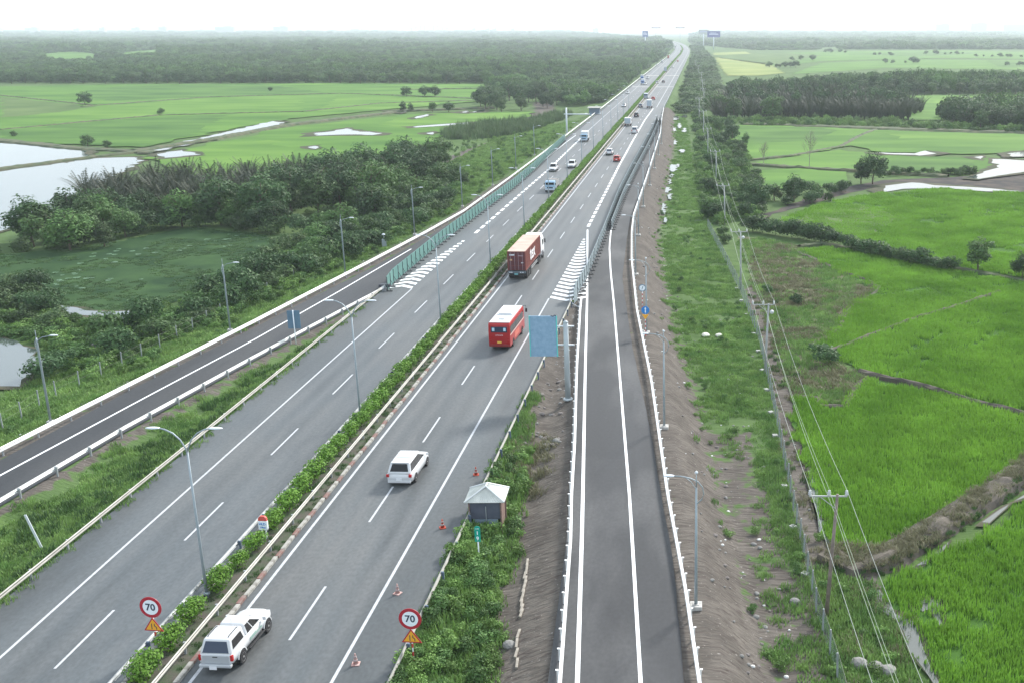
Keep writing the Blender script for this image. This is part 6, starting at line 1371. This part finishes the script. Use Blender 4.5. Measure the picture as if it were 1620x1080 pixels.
# corner beyond the fence, dry waste ground, reeds
cor = px([(1330, 1100), (1300, 980), (1275, 900), (1325, 905), (1390, 935), (1412, 985), (1435, 1030), (1465, 1100)])
scatter('corner_weeds', cover_pts(7, 16, 44, 70, .55, lambda x, y: .95 if inside((x, y), cor) else 0, 3, .8, 1.25), P_GRASS, 'dark green weeds around the foot of the near power pole')
scatter('corner_dry_grass', cover_pts(7, 16, 44, 70, .9, lambda x, y: .5 if inside((x, y), cor) and nz(x, y, .4, 2) > 0 else 0, 2, .7, 1.2), P_DRY, 'dry straw among the corner weeds')
scatter('corner_bushes', cover_pts(7, 16, 44, 70, 1.4, lambda x, y: .5 if inside((x, y), cor) and nz(x, y, .3, 3) > -.1 else 0, 4, .35, .8), P_WEED, 'leafy weeds in the bottom right corner by the ditch')
scatter('waste_grass', cover_pts(6, 40, 88, 185, .8, lambda x, y: .75 if inside((x, y), ORCH_DRY) and nz(x, y, .12, 6) > -.12 else (.2 if inside((x, y), ORCH_DRY) else 0), 3, .8, 1.4), P_GRASS, 'tangled green growth on the waste ground between fence and rice')
scatter('waste_dry_grass', cover_pts(6, 40, 88, 185, .85, lambda x, y: .8 if inside((x, y), ORCH_DRY) and nz(x, y, .12, 6) < .12 else 0, 2, .8, 1.4), P_DRY, 'straw coloured dead grass on the waste ground')
bund = px([(1312, 905), (1400, 905), (1470, 870), (1560, 805), (1700, 700), (1700, 675), (1560, 770), (1450, 845), (1390, 875), (1312, 868)])
scatter('fence_side_growth', cover_pts(7.4, 12, 60, 150, .8, lambda x, y: .45 if nz(x, y, .3, 3) > -.05 else .08, 2, .5, .9), P_DRY, 'dead grass on the dark earth between fence and rice')
scatter('fence_side_weeds', cover_pts(7.2, 11, 60, 150, 1.1, lambda x, y: .5 if nz(x, y, .25, 5) > .12 else .05, 2, .5, .9), P_DARK, 'weeds on the dark earth between fence and rice')
BP = [Vector(at(u, v, ZF)) for u, v in [(1312, 880), (1350, 902), (1400, 888), (1450, 858), (1500, 825), (1560, 788), (1640, 736), (1720, 690)]]; st_, wd_ = [], []
for a, b_ in zip(BP, BP[1:]):
    d = (b_ - a).normalized(); sdv = Vector((-d.y, d.x)); L = (b_ - a).length
    for i in range(int(L * 16)):
        t_, u_ = random.random(), random.uniform(-.5, .5); p = a + (b_ - a) * t_ + sdv * u_ * 2.9; z = ZF + .62 * (1 - (2 * u_) ** 2) - .02; sc_ = random.uniform(.3, .6)
        (wd_ if u_ < -.18 and random.random() < .6 else st_).append((p.x, p.y, z, random.random() * 6.28, (sc_, sc_, sc_), random.randrange(2)))
scatter('bund_dead_growth', st_, P_DRY, 'matted dead stalks covering the wide bund'); scatter('bund_green_growth', wd_, P_DARK, 'dark weeds on the low side of the wide bund')
scatter('bund_straw', cover_pts(8, 40, 55, 110, .5, lambda x, y: .8 if inside((x, y), bund) else 0, 2, .5, 1.0, .5), P_DRY, 'dead brown straw on the wide bund')
scatter('bund_weeds', cover_pts(8, 40, 55, 110, 1.5, lambda x, y: .5 if inside((x, y), bund) and nz(x, y, .2, 8) > -.05 else 0, 4, .25, .5, .35), P_WEED, 'low weeds along the wide bund')
def segd(x, y, a, b):
    dx, dy = b[0] - a[0], b[1] - a[1]; t = max(0, min(1, ((x - a[0]) * dx + (y - a[1]) * dy) / (dx * dx + dy * dy))); return math.hypot(x - a[0] - t * dx, y - a[1] - t * dy)
FUR = []
for ln in ([(1431, 597), (1392, 579), (1430, 561), (1507, 524), (1620, 489), (1700, 462)], [(1350, 470), (1438, 464), (1530, 438)], [(1395, 610), (1500, 560), (1600, 520)], [(1280, 410), (1380, 418), (1440, 425)], [(1500, 905), (1560, 872), (1640, 825)], [(1490, 1075), (1560, 985), (1660, 905)], [(1520, 470), (1600, 452)], [(1270, 360), (1400, 345), (1560, 340)], [(1400, 385), (1500, 370), (1640, 372)]):
    P_ = px(ln); FUR += list(zip(P_, P_[1:]))
# rice
for key, poly in fields_near.items():
    P = px(poly); x0, x1 = min(p[0] for p in P), max(p[0] for p in P); y0, y1 = min(p[1] for p in P), max(p[1] for p in P); out = []; y = y0
    wet = [px(w_, ZF) for w_ in ([(1440, 940), (1500, 940), (1496, 1000), (1476, 1000), (1445, 965)], [(1440, 900), (1500, 855), (1650, 765), (1650, 785), (1500, 872), (1450, 905)])] if key == 'A' else []
    lim = 280 if key != 'D' else 400
    while y < min(y1, lim):
        st = .92 * (1 + max(0, y - 90) * .0065); x = x0
        while x < x1:
            X, Y = x + random.uniform(-.35, .35) * st, y + random.uniform(-.35, .35) * st
            if inside((X, Y), P) and X < .36 * Y + 14 and not (any(inside((X, Y), w_) for w_ in wet) and random.random() > .38) and not any(segd(X, Y, a_, b_) < .22 * (1 + Y * .006) for a_, b_ in FUR):
                big = nz(X, Y, .05, 1) * .16 + nz(X, Y, .35, 2) * .16
                if key in 'C' and abs(nz(X, Y * 3, .03, 7)) < .02: big -= .3
                if key == 'A' and nz(X, Y, .3, 4) < -.33: x += st; continue
                if key == 'D' and nz(X, Y, .1, 4) < -.22 and random.random() < .6: x += st; continue
                f = st / .92; out.append((X, Y, ZF + .12, random.random() * 6.28, (f * 1.05, f * 1.05, 1.0 + big), random.randrange(4)))
            x += st
        y += st
    scatter('rice_plants', out, P_RICE, 'bright green young rice standing in the paddies on the right')
# weeds between the right carriageway and the slip road
def wz(x, y):
    e = interp(RINNER, y) - 3.8; 
    if x > e + nz(x, y, .3) * .9: return 0.0
    return .97 if y < 76 else (.9 * sm((-14.0 + (1.6 if y < 88 else .6) - x) / 1.2) if y < 128 else 0)
scatter('verge_weeds', cover_pts(-15.5, lambda y: interp(RINNER, y) - 3.3, 44, 82, .72, lambda x, y: 0 if (abs(x + 14.75) < 1.5 and abs(y - 68.6) < 1.7) else wz(x, y) * .8, 4, .55, 1.15, -.1), P_WEED, 'dense leafy weeds filling the wedge between carriageway and slip road')
scatter('verge_weeds', cover_pts(-15.5, lambda y: interp(RINNER, y) - 3.0, 44, 130, .6, wz, 3, .6, 1.3), P_GRASS, 'grass among the weeds of the right wedge')
scatter('verge_dry_grass', cover_pts(-15.2, -12.0, 74, 86, .6, lambda x, y: .7 if nz(x, y, .5, 3) > -.2 else 0, 2, .7, 1.2), P_DRY, 'flattened straw beside the guardrail beyond the hut')
# grass strip between the left carriageway and the left slip road
ls = lambda y: interp(LINNER, y)
def lz(x, y):
    a = x - ls(y) - .3; b_ = -41.25 - x
    if a < 0 or b_ < -.35 - .3 * nz(x, y, .4): return 0
    return .95 * sm(a / 1.6 + nz(x, y, .35) * 1.6 - .25) if b_ > 0 else .45
scatter('strip_grass', cover_pts(ls, -40.9, 44, 134, .55, lz, 3, .5, 1.0), P_GRASS, 'green grass in the strip beside the left slip road')
scatter('strip_weeds', cover_pts(ls, -41.6, 44, 134, 1.15, lambda x, y: lz(x, y) * (.8 if nz(x, y, .22, 4) > -.15 else .15) if x > ls(y) + 1.4 else 0, 2, .8, 1.35), P_DARK, 'dark tufty weeds in the strip beside the left slip road')
scatter('strip_bushes', cover_pts(ls, -42.0, 44, 100, 1.5, lambda x, y: .6 if x > ls(y) + 2.4 and nz(x, y, .25, 7) > .05 else 0, 4, .3, .65, -.05), P_WEED, 'low leafy plants in the left grass strip')
# left outer verge
lo = lambda y: interp(LRAIL, y)
scatter('left_verge_grass', cover_pts(lambda y: lo(y) - (16 if y < 200 else 26), lambda y: lo(y) - .9, 72, 420, .75, lambda x, y: sm((lo(y) - (1.2 if y < 150 else 4.0) - x) / 2.2 + nz(x, y, .3) * 1.3) * .9, 3, .7, 1.35), P_GRASS, 'rough grass on the verge outside the left slip road')
scatter('left_verge_weeds', cover_pts(lambda y: lo(y) - (9 if y < 112 else 20 if y < 200 else 34), lambda y: lo(y) - 3.5, 72, 380, 1.9, lambda x, y: .6 if nz(x, y, .16, 3) > -.1 else .12, 4, .5, 1.3), P_WEED, 'weedy undergrowth on the left verge')
scatter('reeds', cover_pts(-92, -52, 300, 470, 2.0, lambda x, y: .95 if inside((x, y), px([(700, 208), (760, 200), (850, 190), (900, 172), (905, 185), (850, 205), (790, 218), (740, 222), (700, 220)])) else 0, 2, 1.2, 1.8), P_REED, 'tall reeds by the left field road')
scr = [px(p_) for p_ in ([(-60, 455), (60, 470), (110, 500), (235, 505), (300, 485), (380, 445), (440, 400), (560, 355), (700, 300), (740, 305), (690, 355), (600, 402), (520, 446), (430, 490), (330, 535), (230, 570), (150, 610), (110, 592), (90, 560), (40, 540), (-60, 530)],)][0]
pools = [px(p_) for p_ in ([(84, 482), (238, 486), (242, 506), (190, 517), (150, 518), (100, 503)], [(-80, 518), (38, 545), (90, 566), (66, 594), (44, 616), (-80, 616)])]
scatter('scrub', cover_pts(-112, -50, 92, 290, 1.25, lambda x, y: .9 if inside((x, y), scr) and not any(inside((x, y), p_) for p_ in pools) else 0, 4, .8, 1.7, -.1), P_WEED, 'tangled low scrub between the lily pond and the left slip road verge')
fr = px([(1120, 199), (1250, 200), (1440, 205), (1500, 208), (1700, 214), (1700, 206), (1500, 202), (1440, 197), (1250, 192), (1120, 192)])
scatter('palm_wall_undergrowth', cover_pts(0, 160, 370, 460, 2.2, lambda x, y: .9 if inside((x, y), fr) else 0, 4, 1.6, 3.2, -.1), P_WEED, 'low growth along the foot of the palm wall behind the rice')
pl_ = px([(1095, 178), (1130, 196), (1150, 220), (1185, 250), (1200, 300), (1195, 350), (1165, 350), (1135, 360), (1112, 340), (1104, 290), (1098, 230)])
scatter('power_line_scrub', cover_pts(-12, 22, 180, 500, 1.7, lambda x, y: .85 if inside((x, y), pl_) else 0, 4, .9, 2.0, -.1), P_WEED, 'scrub filling the ground under the far power line')
# floating weeds and lilies
LP = px(LAG); lily = []; 
for i in range(420):
    x, y = random.uniform(-118, -70), random.uniform(130, 200)
    if inside((x, y), LP) and nz(x, y, .09, 6) > .12: lily.append((x, y, ZF + .16, random.random() * 6.28, (random.uniform(.35, .8),) * 3, 0))
q = MB(); q.mi = 0
for k in range(7):
    a = k * .9 + .3; c = (math.cos(a) * .45, math.sin(a) * .45); q.face([(c[0] + math.cos(b_) * .26, c[1] + math.sin(b_) * .26, .02 + .03 * math.sin(b_ + k)) for b_ in [2 * math.pi * j / 7 for j in range(7)]])
P_LILY = [proto('lily_pads', q.mesh('lily pads', mat('lily leaf', (.10, .19, .10), .5), fix=False))]
scatter('lily_pads', lily, P_LILY, 'pale lily pads floating in patches on the weedy pond')
pw_ = []
for i in range(3500):
    x, y = random.uniform(-118, -68), random.uniform(130, 202)
    if inside((x, y), LP) and nz(x, y, .12, 2) > -.1: pw_.append((x, y, ZF + .1, random.random() * 6.28, (.9, .9, .3), random.randrange(2)))
scatter('pond_grass', pw_, P_DARK, 'low water grass on the weedy pond')
# median undergrowth
scatter('median_grass', cover_pts(-29.5, -27.15, 40, 320, .5, lambda x, y: (.75 if x > -27.75 else .35) * (1 if nz(x, y, .5, 2) > -.25 else .3), 2, .3, .5), P_DARK, 'low grass along the median kerb')
# stones, litter and clods
def stone(seed, m, r=.3):
    random.seed(seed); bm = bmesh.new(); bmesh.ops.create_icosphere(bm, subdivisions=2, radius=r)
    for v in bm.verts: v.co *= 1 + .3 * noise.noise(v.co / r * .8 + Vector((seed, 0, 0))); v.co.z *= .62
    me = bpy.data.meshes.new('stone'); bm.to_mesh(me); bm.free(); me.materials.append(m); return me
STM = mat('pale rock', (.20, .195, .185), .9, var=.2, vs=3, bump=.4); STD = mat('dark rock', (.17, .15, .14), .9, var=.2, vs=3, bump=.4)
for (u, v, z, r, lab) in [(158, 543, -1.6, 1.3, 'big pale boulder in the scrub by the lily pond'), (173, 541, -1.6, .75, 'small boulder touching the big pale one by the pond'), (145, 566, -1.6, .7, 'grey rock below the pale boulder on the left bank'), (1360, 1052, ZF, .55, 'grey boulder nearest the bottom in the corner weeds'), (1388, 1058, ZF, .5, 'second grey boulder in the corner weeds beside the ditch'), (1404, 1064, ZF, .6, 'flat pale boulder next to the ditch at the bottom'), (1257, 952, ZF, .35, 'pale stone beside the chain-link fence'), (806, 1022, -1.3, .38, 'round grey stone at the edge of the wedge weeds')]:
    x, y = at(u, v, z); o = put('boulder', stone(int(u), STM, r), None, (x, y, on(x, y) + r * .2), .5); tag(o, lab, 'boulder')
P_ST = [proto('stone', stone(3, STM, .14)), proto('stone', stone(5, STM, .2)), proto('stone', stone(6, STD, .2))]
P_ST += [proto('litter', stone(9, mat('white litter', (.55, .55, .53), .6), .13))]
random.seed(66); pts = []
def add(x, y, s, k): pts.append((x, y, on(x, y) + .03, random.random() * 6.28, (s, s * random.uniform(.7, 1.3), s), k))
for i in range(240): y = 46 + 260 * random.random() ** 1.5; add(rr(y) + random.uniform(2.5, 6.2), y, random.uniform(.3, 1.0), random.choice((0, 1, 2, 2, 3)))
for i in range(150): y = 46 + 150 * random.random() ** 1.3; add(rr(y) + random.uniform(1.2, 13) , y, random.uniform(.3, 1.1), random.choice((0, 1, 3)))
for i in range(110): y = 80 + 48 * random.random(); add(random.uniform(-15, interp(RINNER, y) - 1), y, random.uniform(.4, 1.3), random.choice((0, 1, 2, 2)))
for i in range(24): add(-12.6 + random.gauss(0, .4), 84.5 + random.gauss(0, 1.1), random.uniform(.9, 1.7), random.choice((0, 1, 0, 2)))
for i in range(130): y = 60 + 130 * random.random(); add(lo(y) - random.uniform(1, 5), y, random.uniform(.3, .9), random.choice((0, 2, 3)))
for i in range(70): y = 46 + 85 * random.random(); add(random.uniform(-42.3, -41.1), y, random.uniform(.2, .5), 3)
scatter('stones_and_litter', pts, P_ST, 'scattered stones, clods and white litter along the banks')
for (u, v, lab, r) in [(1116, 532, 'pale plastic sack lying on the grass of the right bank', .5), (1137, 532, 'smaller pale sack right of the other on the grass', .4), (1290, 770, None, 0)]:
    if lab: x, y = at(u, v, ZF); o = put('sack', stone(int(v + u), mat('pale sack', (.66, .64, .55), .8, var=.1), r), None, (x, y, on(x, y) + .15)); tag(o, lab, 'sack')

# ================================================================== SKYLINE AND HAZE
random.seed(77)
FARB = mat('far building', (.40, .41, .43), .9)
def block(u, w, h, d, lab, name='far_building', dist=9500):
    X = (u - CXP) / FPX; x = X * dist * _ca - dist * _sa; y = dist * _ca + X * dist * _sa
    t = thing(name, lab, 'building', (x, y, ZF)); q = MB(); q.box((0, 0, h / 2), (w, d, h)); b_ = put('tower', q.mesh('tower', FARB), t)
    q = MB(); q.box((w * .15, 0, h + 2), (w * .4, d * .5, 5)); put('roof_block', q.mesh('roof block', FARB), t); return t
spots = [(40, 60, 46, 'leftmost faint building block on the horizon'), (92, 110, 50, 'wide faint building second from the left on the horizon'), (160, 50, 40, 'low faint building third from the left on the horizon'), (199, 45, 52, 'small faint tower fourth from the left on the skyline'), (250, 70, 52, 'faint building fifth from the left on the skyline'), (291, 65, 60, 'taller faint building sixth from the left on the skyline'), (385, 160, 60, 'broad faint block in the left middle of the skyline'), (470, 120, 62, 'broad faint block left of the arched bridge on the skyline'), (763, 28, 44, 'tiny dark block right of the arched bridge'), (784, 30, 42, 'tiny dark block second right of the arched bridge'), (795, 28, 43, 'tiny dark block third right of the arched bridge'), (822, 30, 42, 'tiny dark block fourth right of the arched bridge'), (948, 50, 44, 'flat faint building just left of the road end on the horizon'), (1475, 110, 85, 'very faint tower pair at the right of the skyline'), (1530, 130, 95, 'very faint tall block near the right of the skyline'), (1585, 190, 80, 'very faint wide block at the far right of the skyline')]
for u, w, h, lab in spots: block(u, w * .8, (h - 38) * .7 + 40, 30, lab, dist=7600)
# the far bridge over the river on the horizon
D = 8600; X = (695 - CXP) / FPX; bxx, byy = X * D * _ca - D * _sa, D * _ca + X * D * _sa
t = thing('far_bridge', 'faint humped bridge on piers above the left forest horizon', 'bridge', (bxx, byy, ZF))
arc = [(-170 + 340 * k / 20, 36 + 26 * math.cos(math.pi * (k / 20 - .5)) ) for k in range(21)]
q = MB(); q.loft([[(x, -6, z), (x, 6, z), (x, 6, z + 6), (x, -6, z + 6)] for x, z in arc]); put('deck', q.mesh('deck', FARB), t)
for k in range(2, 19, 2): q = MB(); q.box((arc[k][0], 0, arc[k][1] / 2), (8, 8, arc[k][1])); put('pier', q.mesh('pier', FARB), t)
hz = bpy.data.materials.new('haze'); hz.use_nodes = True; n = hz.node_tree; n.nodes.clear(); vo = n.nodes.new('ShaderNodeVolumePrincipled'); out = n.nodes.new('ShaderNodeOutputMaterial')
vo.inputs['Color'].default_value = (.86, .94, 1.0, 1); vo.inputs['Density'].default_value = 1.4e-4; vo.inputs['Anisotropy'].default_value = .2; n.links.new(vo.outputs[0], out.inputs['Volume'])
q = MB(); q.box((-3000, 16800, (118 + ZF - 1.0) / 2), (52000, 34000, 118 - ZF + 1.0)); o = put('haze', q.mesh('haze', hz)); o['kind'] = 'stuff'
